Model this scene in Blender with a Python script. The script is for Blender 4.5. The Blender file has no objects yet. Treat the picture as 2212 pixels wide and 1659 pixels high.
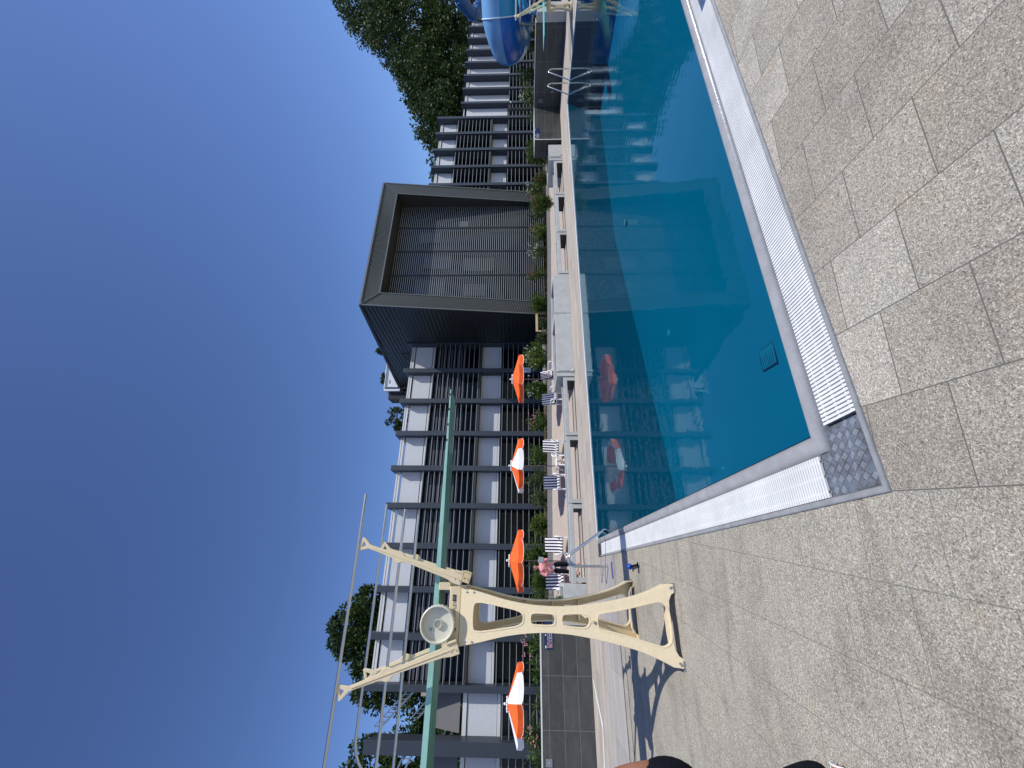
import bpy, bmesh, math, random
from math import sin, cos, pi, radians, sqrt, atan2
from mathutils import Vector, Matrix

S = bpy.context.scene
COL = S.collection

# ------------------------------------------------------------------ camera
F_PX, W_PX = 899.0, 2212.0
yaw, pitch = radians(24.55), math.atan(25 / 899.0)
fw = Vector((sin(yaw) * cos(pitch), cos(yaw) * cos(pitch), sin(pitch)))
rt = Vector((cos(yaw), -sin(yaw), 0))
up = rt.cross(fw)
cam_d = bpy.data.cameras.new("camera")
cam_d.sensor_width = 36.0
cam_d.sensor_fit = 'HORIZONTAL'
cam_d.lens = F_PX / W_PX * 36.0
cam_d.clip_start = 0.05
cam_d.clip_end = 2000
cam = bpy.data.objects.new("camera", cam_d)
COL.objects.link(cam)
ax, ay, az = -up, rt, -fw          # the phone was held turned by a quarter: the picture lies on its side
cam.matrix_world = Matrix(((ax.x, ay.x, az.x, 0), (ax.y, ay.y, az.y, 0), (ax.z, ay.z, az.z, 1.9), (0, 0, 0, 1)))
S.camera = cam
S.render.resolution_x, S.render.resolution_y = 1024, 768

# ------------------------------------------------------------------ sky, sun, exposure
SUN = Vector((0.48, -0.47, 1.0)).normalized()
sun_el = math.asin(SUN.z)
sun_rot = atan2(SUN.x, SUN.y)
world = bpy.data.worlds.new("World")
S.world = world
world.use_nodes = True
wn = world.node_tree
bg = wn.nodes["Background"]
sky = wn.nodes.new("ShaderNodeTexSky")
sky.sky_type = 'NISHITA'
sky.sun_disc = False
sky.sun_elevation = sun_el
sky.sun_rotation = sun_rot
sky.altitude = 300
sky.air_density = 1.0
sky.dust_density = 0.7
sky.ozone_density = 6.0
hs = wn.nodes.new("ShaderNodeHueSaturation")        # the phone renders the sky a little deeper blue
hs.inputs["Saturation"].default_value = .98; hs.inputs["Value"].default_value = .88; hs.inputs["Hue"].default_value = .505
gm = wn.nodes.new("ShaderNodeGamma"); gm.inputs[1].default_value = 1.28
wn.links.new(sky.outputs[0], gm.inputs[0]); wn.links.new(gm.outputs[0], hs.inputs["Color"]); wn.links.new(hs.outputs[0], bg.inputs[0])
bg.inputs[1].default_value = 0.105
sd = bpy.data.lights.new("sun", 'SUN')
sd.energy = 4.3
sd.angle = radians(0.5)
sd.color = (1.0, 0.965, 0.91)
sun = bpy.data.objects.new("sun", sd)
sun.rotation_euler = SUN.to_track_quat('Z', 'Y').to_euler()
sun.location = (20, -20, 40)
COL.objects.link(sun)
S.view_settings.view_transform = 'Standard'
S.view_settings.look = 'None'
S.view_settings.exposure = 0.0
S.view_settings.gamma = 1.0

# ------------------------------------------------------------------ helpers
def tag(o, label=None, cat=None, group=None, kind=None):
    if label: o["label"] = label
    if cat: o["category"] = cat
    if group: o["group"] = group
    if kind: o["kind"] = kind
    return o

def thing(name, label, cat, loc=(0, 0, 0), rz=0.0, group=None):
    o = bpy.data.objects.new(name, None)
    o.empty_display_size = 0.2
    COL.objects.link(o)
    o.location = loc
    o.rotation_euler = (0, 0, rz)
    return tag(o, label, cat, group)

def relabel(o, label): o["label"] = label

def copy_tree(o, parent=None):
    c = o.copy()
    COL.objects.link(c)
    c.parent = parent
    for ch in list(o.children):
        copy_tree(ch, c)
    return c

class MB:
    def __init__(s): s.v = []; s.f = []; s.m = []; s.mi = 0; s.sm = []; s.smooth = False
    def add(s, vs, fs):
        n = len(s.v)
        s.v += [tuple(p) for p in vs]
        for f in fs:
            s.f.append(tuple(i + n for i in f)); s.m.append(s.mi); s.sm.append(s.smooth)
    def box(s, x0, x1, y0, y1, z0, z1):
        if x0 > x1: x0, x1 = x1, x0
        if y0 > y1: y0, y1 = y1, y0
        if z0 > z1: z0, z1 = z1, z0
        s.add([(x0,y0,z0),(x1,y0,z0),(x1,y1,z0),(x0,y1,z0),(x0,y0,z1),(x1,y0,z1),(x1,y1,z1),(x0,y1,z1)],
              [(0,3,2,1),(4,5,6,7),(0,1,5,4),(1,2,6,5),(2,3,7,6),(3,0,4,7)])
        return s
    def hexa(s, lo, hi):
        s.add(list(lo) + list(hi), [(0,3,2,1),(4,5,6,7),(0,1,5,4),(1,2,6,5),(2,3,7,6),(3,0,4,7)]); return s
    def quad(s, a, b, c, d): s.add([a,b,c,d], [(0,1,2,3)]); return s
    def bar(s, a, b, w, h, upv=(0,0,1)):
        a, b = Vector(a), Vector(b); d = (b-a).normalized(); u = Vector(upv)
        if abs(d.dot(u)) > .98: u = Vector((0,1,0))
        r = d.cross(u).normalized(); u = r.cross(d).normalized()
        P = [(-w/2,-h/2),(w/2,-h/2),(w/2,h/2),(-w/2,h/2)]
        lo = [a + r*p + u*q for p, q in P]; hi = [b + r*p + u*q for p, q in P]
        s.add(lo+hi, [(0,1,2,3),(7,6,5,4),(0,4,5,1),(1,5,6,2),(2,6,7,3),(3,7,4,0)]); return s
    def tube(s, pts, rad, n=10, closed=False, caps=True):
        pts = [Vector(p) for p in pts]; k = len(pts)
        rr = rad if isinstance(rad, (list, tuple)) else [rad]*k
        rings = []; ref = None
        for i, p in enumerate(pts):
            if closed: d = (pts[(i+1) % k] - pts[i-1])
            else: d = pts[min(i+1, k-1)] - pts[max(i-1, 0)]
            d.normalize()
            if ref is None:
                ref = Vector((0,0,1)) if abs(d.z) < .9 else Vector((1,0,0))
            r = d.cross(ref).normalized(); u = r.cross(d).normalized(); ref = u
            rings.append([p + r*cos(2*pi*j/n)*rr[i] + u*sin(2*pi*j/n)*rr[i] for j in range(n)])
        vs = [v for R in rings for v in R]; fs = []
        for i in range(k if closed else k-1):
            a, b = i*n, ((i+1) % k)*n
            for j in range(n):
                fs.append((a+j, a+(j+1) % n, b+(j+1) % n, b+j))
        old = s.smooth; s.smooth = True; s.add(vs, fs); s.smooth = old
        if caps and not closed:
            s.add(rings[0], [tuple(range(n))[::-1]]); s.add(rings[-1], [tuple(range(n))])
        return s
    def ball(s, c, r, n=10, m=7, sc=(1,1,1)):
        c = Vector(c); vs = [c + Vector((0,0,r*sc[2]))]
        for i in range(1, m):
            t = pi*i/m
            for j in range(n):
                a = 2*pi*j/n
                vs.append(c + Vector((r*sc[0]*sin(t)*cos(a), r*sc[1]*sin(t)*sin(a), r*sc[2]*cos(t))))
        vs.append(c - Vector((0,0,r*sc[2]))); fs = []
        for j in range(n): fs.append((0, 1+j, 1+(j+1) % n))
        for i in range(m-2):
            for j in range(n):
                a = 1+i*n; fs.append((a+j, a+n+j, a+n+(j+1) % n, a+(j+1) % n))
        L = len(vs)-1; a = 1+(m-2)*n
        for j in range(n): fs.append((L, a+(j+1) % n, a+j))
        old = s.smooth; s.smooth = True; s.add(vs, fs); s.smooth = old
        return s
    def lathe(s, prof, c=(0,0,0), n=24, M=None):
        vs = []; fs = []; c = Vector(c)
        for (r, z) in prof:
            for j in range(n):
                v = Vector((r*cos(2*pi*j/n), r*sin(2*pi*j/n), z))
                vs.append(c + (M @ v if M else v))
        for i in range(len(prof)-1):
            for j in range(n):
                fs.append((i*n+j, i*n+(j+1) % n, (i+1)*n+(j+1) % n, (i+1)*n+j))
        s.add(vs, fs); return s
    def build(s, name, mats, parent=None, bevel=0.0, autosmooth=False):
        me = bpy.data.meshes.new(name)
        me.from_pydata(s.v, [], s.f)
        if not isinstance(mats, (list, tuple)): mats = [mats]
        for m in mats: me.materials.append(m)
        if len(mats) > 1: me.polygons.foreach_set("material_index", s.m)
        me.polygons.foreach_set("use_smooth", s.sm)
        me.update()
        o = bpy.data.objects.new(name, me)
        COL.objects.link(o)
        if parent: o.parent = parent
        if bevel > 0:
            b = o.modifiers.new("bevel", 'BEVEL'); b.width = bevel; b.segments = 2; b.limit_method = 'ANGLE'
            b.angle_limit = radians(40)
        return o

def catmull(pts, n=5, closed=True):
    k = len(pts); out = []
    rng = range(k if closed else k-1)
    for i in rng:
        if closed: p0, p1, p2, p3 = pts[i-1], pts[i], pts[(i+1) % k], pts[(i+2) % k]
        else: p0, p1, p2, p3 = pts[max(i-1,0)], pts[i], pts[i+1], pts[min(i+2,k-1)]
        for j in range(n):
            t = j/n
            out.append(tuple(0.5*((2*b)+(-a+c)*t+(2*a-5*b+4*c-d)*t*t+(-a+3*b-3*c+d)*t**3) for a,b,c,d in zip(p0,p1,p2,p3)))
    if not closed: out.append(tuple(pts[-1]))
    return out

def plate(name, outer, holes, depth, mtx, mat, parent=None, bevel=0.006, label=None):
    """flat plate with holes: outline in local xy, half depth 'depth', placed by mtx"""
    cu = bpy.data.curves.new(name, 'CURVE'); cu.dimensions = '2D'; cu.fill_mode = 'BOTH'
    cu.extrude = depth; cu.bevel_depth = bevel; cu.bevel_resolution = 1
    for P in [outer]+holes:
        sp = cu.splines.new('POLY'); sp.points.add(len(P)-1)
        for i, p in enumerate(P): sp.points[i].co = (p[0], p[1], 0, 1)
        sp.use_cyclic_u = True
    ob = bpy.data.objects.new("tmp", cu); COL.objects.link(ob)
    dg = bpy.context.evaluated_depsgraph_get(); dg.update()
    me = bpy.data.meshes.new_from_object(ob.evaluated_get(dg))
    bpy.data.objects.remove(ob)
    me.transform(mtx); me.materials.clear(); me.materials.append(mat); me.name = name
    o = bpy.data.objects.new(name, me); COL.objects.link(o)
    if parent: o.parent = parent
    return o

def text(s, size, mtx, mat, parent=None, name="lettering", extrude=0.001, align='CENTER'):
    cu = bpy.data.curves.new(name, 'FONT'); cu.body = s; cu.size = size; cu.extrude = extrude
    cu.align_x = align; cu.align_y = 'CENTER'; cu.resolution_u = 3
    ob = bpy.data.objects.new("tmp", cu); COL.objects.link(ob)
    dg = bpy.context.evaluated_depsgraph_get(); dg.update()
    me = bpy.data.meshes.new_from_object(ob.evaluated_get(dg))
    bpy.data.objects.remove(ob)
    me.transform(mtx); me.materials.clear(); me.materials.append(mat); me.name = name
    o = bpy.data.objects.new(name, me); COL.objects.link(o)
    if parent: o.parent = parent
    return o

def frame_mtx(o, x, y):
    x = Vector(x).normalized(); y = Vector(y); y = (y - x*y.dot(x)).normalized(); z = x.cross(y); o = Vector(o)
    return Matrix(((x.x,y.x,z.x,o.x),(x.y,y.y,z.y,o.y),(x.z,y.z,z.z,o.z),(0,0,0,1)))

# ------------------------------------------------------------------ materials
class NT:
    def __init__(s, name):
        s.m = bpy.data.materials.new(name); s.m.use_nodes = True; s.t = s.m.node_tree
        s.b = s.t.nodes["Principled BSDF"]; s.out = s.t.nodes["Material Output"]
    def n(s, typ, **kw):
        x = s.t.nodes.new(typ)
        for k, v in kw.items():
            if k.startswith("i_"):
                key = k[2:]; key = int(key) if key.isdigit() else key.replace("_", " ")
                x.inputs[key].default_value = v
            else: setattr(x, k, v)
        return x
    def l(s, a, b): s.t.links.new(a, b)
    def coord(s, scale=(1,1,1), rot=(0,0,0), loc=(0,0,0), world_pos=False):
        if world_pos: src = s.n("ShaderNodeNewGeometry").outputs["Position"]
        else: src = s.n("ShaderNodeTexCoord").outputs["Object"]
        mp = s.n("ShaderNodeMapping"); mp.inputs["Scale"].default_value = scale
        mp.inputs["Rotation"].default_value = rot; mp.inputs["Location"].default_value = loc
        s.l(src, mp.inputs[0]); return mp.outputs[0]
    def ramp(s, fac, stops):
        r = s.n("ShaderNodeValToRGB"); e = r.color_ramp.elements
        while len(e) < len(stops): e.new(0.5)
        for el, (p, c) in zip(e, stops): el.position = p; el.color = (*c, 1)
        s.l(fac, r.inputs[0]); return r.outputs[0]
    def mix(s, fac, a, b, mode='MIX'):
        m = s.n("ShaderNodeMix", data_type='RGBA', blend_type=mode)
        for i, v in ((0, fac), (6, a), (7, b)):
            if isinstance(v, (int, float)): m.inputs[i].default_value = v
            elif isinstance(v, tuple): m.inputs[i].default_value = (*v, 1)
            else: s.l(v, m.inputs[i])
        return m.outputs[2]
    def bump(s, h, strength=.3, dist=.01):
        b = s.n("ShaderNodeBump"); b.inputs["Strength"].default_value = strength; b.inputs["Distance"].default_value = dist
        s.l(h, b.inputs["Height"]); s.l(b.outputs[0], s.b.inputs["Normal"]); return b

def simple(name, col, rough=.6, metal=0.0, var=0.12, scale=6.0, bump=0.0, bscale=60, spec=None, wp=False):
    k = NT(name); k.b.inputs["Roughness"].default_value = rough; k.b.inputs["Metallic"].default_value = metal
    if spec is not None: k.b.inputs["Specular IOR Level"].default_value = spec
    c = k.coord(world_pos=wp)
    no = k.n("ShaderNodeTexNoise", i_Scale=scale, i_Detail=5.0, i_Roughness=.6); k.l(c, no.inputs["Vector"])
    lo = tuple(x*(1-var) for x in col); hi = tuple(min(1, x*(1+var)) for x in col)
    k.l(k.ramp(no.outputs[0], [(.3, lo), (.7, hi)]), k.b.inputs["Base Color"])
    if bump:
        n2 = k.n("ShaderNodeTexNoise", i_Scale=bscale, i_Detail=3.0); k.l(c, n2.inputs["Vector"]); k.bump(n2.outputs[0], bump, .01)
    return k.m

def deck_material():
    k = NT("exposed_aggregate_slabs"); k.b.inputs["Roughness"].default_value = .8
    k.b.inputs["Specular IOR Level"].default_value = .3
    pos = k.n("ShaderNodeNewGeometry").outputs["Position"]
    sep = k.n("ShaderNodeSeparateXYZ"); k.l(pos, sep.inputs[0])
    def ma(op, a, b):
        m = k.n("ShaderNodeMath", operation=op)
        for i, v in ((0, a), (1, b)):
            if isinstance(v, (int, float)): m.inputs[i].default_value = v
            else: k.l(v, m.inputs[i])
        return m.outputs[0]
    # slab rows run away from the pool, turned about eight degrees
    xp = ma('SUBTRACT', sep.outputs[0], ma('MULTIPLY', sep.outputs[1], .14))
    yp = ma('ADD', sep.outputs[1], ma('MULTIPLY', sep.outputs[0], .14))
    cb = k.n("ShaderNodeCombineXYZ"); k.l(ma('ADD', yp, 50*.47 - .21), cb.inputs[0]); k.l(ma('ADD', xp, 40*.465-.10), cb.inputs[1])
    br = k.n("ShaderNodeTexBrick", offset=.5, offset_frequency=2, squash=1.0)
    br.inputs["Scale"].default_value = 1.0; br.inputs["Mortar Size"].default_value = .0035
    br.inputs["Mortar Smooth"].default_value = .2; br.inputs["Brick Width"].default_value = .47; br.inputs["Row Height"].default_value = .465
    br.inputs["Color1"].default_value = (0, 0, 0, 1); br.inputs["Color2"].default_value = (1, 1, 1, 1); br.inputs["Mortar"].default_value = (.5, .5, .5, 1)
    k.l(cb.outputs[0], br.inputs["Vector"])
    # pebbles
    vo = k.n("ShaderNodeTexVoronoi", feature='F1', i_Scale=185.0, i_Randomness=1.0); k.l(pos, vo.inputs["Vector"])
    sp = k.n("ShaderNodeSeparateColor"); k.l(vo.outputs["Color"], sp.inputs[0])
    peb = k.ramp(sp.outputs[0], [(0, (.10,.095,.085)), (.12, (.22,.205,.18)), (.45, (.36,.335,.295)), (.75, (.47,.445,.40)), (.9, (.60,.57,.51)), (1, (.85,.80,.70))])
    vo2 = k.n("ShaderNodeTexVoronoi", feature='F1', i_Scale=105.0, i_Randomness=1.0); k.l(pos, vo2.inputs["Vector"])
    s2 = k.n("ShaderNodeSeparateColor"); k.l(vo2.outputs["Color"], s2.inputs[0])
    peb2 = k.ramp(s2.outputs[1], [(0, (.14,.125,.105)), (.5, (.36,.33,.285)), (.93, (.42,.39,.34)), (1, (.68,.64,.56))])
    peb = k.mix(.35, peb, peb2)
    # slab to slab tint and worn, stained patches
    tint = k.ramp(br.outputs["Color"], [(0, (.80,.775,.735)), (.6, (.92,.905,.875)), (1, (1.19,1.19,1.18))])
    mk = k.n("ShaderNodeMapRange"); mk.inputs[1].default_value = .09; mk.inputs[2].default_value = .10; mk.inputs[3].default_value = .0; mk.inputs[4].default_value = 1.0
    k.l(xp, mk.inputs[0])      # the slabs left of the pool corner are all of one batch
    tint = k.mix(mk.outputs[0], (.93,.92,.89), tint)
    col = k.mix(1.0, peb, tint, 'MULTIPLY')
    n1 = k.n("ShaderNodeTexNoise", i_Scale=1.1, i_Detail=6.0, i_Roughness=.65); k.l(pos, n1.inputs["Vector"])
    st = k.ramp(n1.outputs[0], [(.3, (.74,.73,.72)), (.5, (1,1,1)), (.75, (1.12,1.07,1.02))])
    col = k.mix(.85, col, st, 'MULTIPLY')
    n2 = k.n("ShaderNodeTexNoise", i_Scale=3.3, i_Detail=5.0); k.l(pos, n2.inputs["Vector"])
    rust = k.ramp(n2.outputs[0], [(.62, (1,1,1)), (.72, (1.02,.90,.78))])
    col = k.mix(.5, col, rust, 'MULTIPLY')
    jf = k.n("ShaderNodeMath", operation='MULTIPLY'); k.l(br.outputs["Fac"], jf.inputs[0])
    m2 = k.n("ShaderNodeMapRange"); m2.inputs[3].default_value = .62; m2.inputs[4].default_value = 1.0; k.l(mk.outputs[0], m2.inputs[0]); k.l(m2.outputs[0], jf.inputs[1])
    # long oblique drying streaks on the left part
    ms = k.n("ShaderNodeMapping"); ms.inputs["Rotation"].default_value = (0,0,radians(-28)); ms.inputs["Scale"].default_value = (.45, 3.2, 1); k.l(pos, ms.inputs[0])
    n5 = k.n("ShaderNodeTexNoise", i_Scale=1.3, i_Detail=5.0, i_Roughness=.6, i_Distortion=1.1); k.l(ms.outputs[0], n5.inputs["Vector"])
    sk = k.ramp(n5.outputs[0], [(.34, (.78,.77,.76)), (.47, (1,1,1)), (.7, (1.04,1.03,1.02))])
    inv = k.n("ShaderNodeMapRange"); inv.inputs[3].default_value = .9; inv.inputs[4].default_value = .25; k.l(mk.outputs[0], inv.inputs[0])
    col = k.mix(inv.outputs[0], col, k.mix(1.0, col, sk, 'MULTIPLY'))
    col = k.mix(1.0, col, (1.01,1.0,.965), 'MULTIPLY')
    col = k.mix(jf.outputs[0], col, (.13,.12,.105))
    k.l(col, k.b.inputs["Base Color"])
    h = k.mix(br.outputs["Fac"], vo.outputs["Distance"], (-.6,-.6,-.6))
    k.bump(h, .35, .004)
    return k.m

def stone_deck_material(name, a, b, tile=.9, rows=.62):
    k = NT(name); k.b.inputs["Roughness"].default_value = .75
    pos = k.n("ShaderNodeNewGeometry").outputs["Position"]
    mp = k.n("ShaderNodeMapping"); mp.inputs["Scale"].default_value = (.35, 2.6, 1); mp.inputs["Rotation"].default_value = (0, 0, .22); k.l(pos, mp.inputs[0])
    n1 = k.n("ShaderNodeTexNoise", i_Scale=1.6, i_Detail=8.0, i_Roughness=.65, i_Distortion=.9); k.l(mp.outputs[0], n1.inputs["Vector"])
    col = k.ramp(n1.outputs[0], [(.3, a), (.5, tuple((x+y)/2 for x, y in zip(a, b))), (.7, b)])
    n3 = k.n("ShaderNodeTexNoise", i_Scale=140.0, i_Detail=2.0); k.l(pos, n3.inputs["Vector"])
    col = k.mix(.5, col, k.ramp(n3.outputs[0], [(.35, (.75,.75,.75)), (.65, (1.2,1.2,1.2))]), 'MULTIPLY')
    br = k.n("ShaderNodeTexBrick", offset=.5); br.inputs["Scale"].default_value = 1
    br.inputs["Brick Width"].default_value = tile; br.inputs["Row Height"].default_value = rows; br.inputs["Mortar Size"].default_value = .004
    br.inputs["Color1"].default_value = (.9,.9,.9,1); br.inputs["Color2"].default_value = (1.08,1.07,1.05,1); br.inputs["Mortar"].default_value = (.55,.52,.48,1)
    k.l(pos, br.inputs["Vector"])
    col = k.mix(1.0, col, br.outputs["Color"], 'MULTIPLY')
    k.l(col, k.b.inputs["Base Color"]); return k.m

def water_material():
    k = NT("pool_water"); t = k.t; t.nodes.remove(k.b)
    gl = k.n("ShaderNodeBsdfGlossy"); gl.inputs["Roughness"].default_value = .022
    gl.inputs["Color"].default_value = (.80, .97, 1, 1)
    tr = k.n("ShaderNodeBsdfTransparent"); tr.inputs["Color"].default_value = (.40, .93, .99, 1)
    mx = k.n("ShaderNodeMixShader"); fr = k.n("ShaderNodeFresnel"); fr.inputs["IOR"].default_value = 1.333
    pos = k.n("ShaderNodeNewGeometry").outputs["Position"]
    mp = k.n("ShaderNodeMapping"); mp.inputs["Scale"].default_value = (1.0, .55, 1); k.l(pos, mp.inputs[0])
    n1 = k.n("ShaderNodeTexNoise", i_Scale=2.2, i_Detail=3.0, i_Roughness=.55); k.l(mp.outputs[0], n1.inputs["Vector"])
    n2 = k.n("ShaderNodeTexNoise", i_Scale=9.0, i_Detail=2.0); k.l(mp.outputs[0], n2.inputs["Vector"])
    # livelier water towards the far right end, where the slides run out
    sep = k.n("ShaderNodeSeparateXYZ"); k.l(pos, sep.inputs[0])
    mr = k.n("ShaderNodeMapRange"); mr.inputs[1].default_value = 6; mr.inputs[2].default_value = 18; mr.inputs[3].default_value = .35; mr.inputs[4].default_value = 1.0
    k.l(sep.outputs[0], mr.inputs[0])
    h = k.mix(.25, n1.outputs[0], n2.outputs[0])
    b = k.n("ShaderNodeBump"); b.inputs["Distance"].default_value = .0075
    k.l(mr.outputs[0], b.inputs["Strength"]); k.l(h, b.inputs["Height"])
    k.l(b.outputs[0], gl.inputs["Normal"]); k.l(b.outputs[0], fr.inputs["Normal"])
    k.l(fr.outputs[0], mx.inputs[0]); k.l(tr.outputs[0], mx.inputs[1]); k.l(gl.outputs[0], mx.inputs[2])
    k.l(mx.outputs[0], k.out.inputs[0]); return k.m

def leaf_material(name, dark, light, scale=1.3, rough=.55):
    k = NT(name); k.b.inputs["Roughness"].default_value = rough; k.b.inputs["Specular IOR Level"].default_value = .22
    pos = k.n("ShaderNodeNewGeometry").outputs["Position"]
    n = k.n("ShaderNodeTexNoise", i_Scale=scale, i_Detail=3.0); k.l(pos, n.inputs["Vector"])
    w = k.n("ShaderNodeTexWhiteNoise"); 
    sn = k.n("ShaderNodeVectorMath", operation='SNAP'); sn.inputs[1].default_value = (.2,.2,.2); k.l(pos, sn.inputs[0]); k.l(sn.outputs[0], w.inputs[0])
    f = k.n("ShaderNodeMath", operation='ADD'); k.l(n.outputs[0], f.inputs[0])
    m = k.n("ShaderNodeMath", operation='MULTIPLY_ADD'); k.l(w.outputs[0], m.inputs[0]); m.inputs[1].default_value = .35; m.inputs[2].default_value = -.17
    k.l(m.outputs[0], f.inputs[1])
    col = k.ramp(f.outputs[0], [(.3, dark), (.7, light)])
    k.l(col, k.b.inputs["Base Color"])
    t = k.n("ShaderNodeBsdfTranslucent"); k.l(col, t.inputs[0])
    mx = k.n("ShaderNodeMixShader"); mx.inputs[0].default_value = .25
    k.l(k.b.outputs[0], mx.inputs[1]); k.l(t.outputs[0], mx.inputs[2]); k.l(mx.outputs[0], k.out.inputs[0])
    return k.m

def ribbed(name, col, scale, axis='x', rough=.4):
    k = NT(name); k.b.inputs["Roughness"].default_value = rough; k.b.inputs["Metallic"].default_value = .3
    c = k.coord()
    w = k.n("ShaderNodeTexWave", wave_type='BANDS', bands_direction=axis.upper(), wave_profile='SIN'); w.inputs["Scale"].default_value = scale
    w.inputs["Distortion"].default_value = 0; k.l(c, w.inputs["Vector"])
    n = k.n("ShaderNodeTexNoise", i_Scale=.6, i_Detail=4.0); k.l(c, n.inputs["Vector"])
    k.l(k.ramp(n.outputs[0], [(.3, tuple(x*.85 for x in col)), (.7, tuple(x*1.15 for x in col))]), k.b.inputs["Base Color"])
    k.bump(w.outputs[0], .8, .03); return k.m

def tile_wall(name, col, w, h, mortar, axis='xz'):
    k = NT(name); k.b.inputs["Roughness"].default_value = .45
    c = k.n("ShaderNodeNewGeometry").outputs["Position"]
    sep = k.n("ShaderNodeSeparateXYZ"); k.l(c, sep.inputs[0]); cb = k.n("ShaderNodeCombineXYZ")
    a = k.n("ShaderNodeMath", operation='ADD'); k.l(sep.outputs[0], a.inputs[0]); k.l(sep.outputs[1], a.inputs[1])
    a2 = k.n("ShaderNodeMath", operation='ADD'); k.l(a.outputs[0], a2.inputs[0]); a2.inputs[1].default_value = 100.0
    k.l(a2.outputs[0], cb.inputs[0]); k.l(sep.outputs[2], cb.inputs[1])
    br = k.n("ShaderNodeTexBrick", offset=0.0, squash=1); br.inputs["Scale"].default_value = 1
    br.inputs["Brick Width"].default_value = w; br.inputs["Row Height"].default_value = h; br.inputs["Mortar Size"].default_value = .004; br.inputs["Mortar Smooth"].default_value = .1
    br.inputs["Color1"].default_value = (.85,.85,.85,1); br.inputs["Color2"].default_value = (1.2,1.2,1.2,1); br.inputs["Mortar"].default_value = (1,1,1,1)
    k.l(cb.outputs[0], br.inputs["Vector"])
    mp = k.n("ShaderNodeMapping"); mp.inputs["Scale"].default_value = (1.2, 1.2, 2.5); mp.inputs["Rotation"].default_value = (.3,.5,0); k.l(c, mp.inputs[0])
    n = k.n("ShaderNodeTexNoise", i_Scale=1.8, i_Detail=8.0, i_Roughness=.7, i_Distortion=.6); k.l(mp.outputs[0], n.inputs["Vector"])
    base = k.ramp(n.outputs[0], [(.3, tuple(x*.7 for x in col)), (.7, tuple(x*1.45 for x in col))])
    base = k.mix(1.0, base, br.outputs["Color"], 'MULTIPLY')
    k.l(k.mix(br.outputs["Fac"], base, mortar), k.b.inputs["Base Color"]); return k.m

def plate_material():
    k = NT("checker_plate"); k.b.inputs["Metallic"].default_value = .35; k.b.inputs["Roughness"].default_value = .42
    c = k.n("ShaderNodeNewGeometry").outputs["Position"]
    mp = k.n("ShaderNodeMapping"); mp.inputs["Rotation"].default_value = (0,0,radians(38)); mp.inputs["Scale"].default_value = (22,22,22); k.l(c, mp.inputs[0])
    ch = k.n("ShaderNodeTexChecker"); ch.inputs["Scale"].default_value = 1.0; k.l(mp.outputs[0], ch.inputs[0])
    w1 = k.n("ShaderNodeTexWave", bands_direction='X'); w1.inputs["Scale"].default_value = 1.6; k.l(mp.outputs[0], w1.inputs[0])
    w2 = k.n("ShaderNodeTexWave", bands_direction='Y'); w2.inputs["Scale"].default_value = 1.6; k.l(mp.outputs[0], w2.inputs[0])
    h = k.mix(ch.outputs["Fac"], w1.outputs[0], w2.outputs[0])
    n = k.n("ShaderNodeTexNoise", i_Scale=9.0, i_Detail=5.0); k.l(c, n.inputs[0])
    dirt = k.ramp(n.outputs[0], [(.35, (.13,.12,.11)), (.6, (.22,.25,.29))])
    hl = k.ramp(h, [(.45, (.75,.75,.75)), (.85, (2.0,2.0,2.0))])
    cc = k.ramp(ch.outputs["Fac"], [(.4, (.86,.86,.86)), (.6, (1.16,1.16,1.16))])
    k.l(k.mix(1.0, k.mix(1.0, dirt, hl, 'MULTIPLY'), cc, 'MULTIPLY'), k.b.inputs["Base Color"])
    k.bump(h, .9, .006); return k.m

def wood_slide(name, col, rough=.3):
    return simple(name, col, rough, 0, .12, 3.0)

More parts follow.
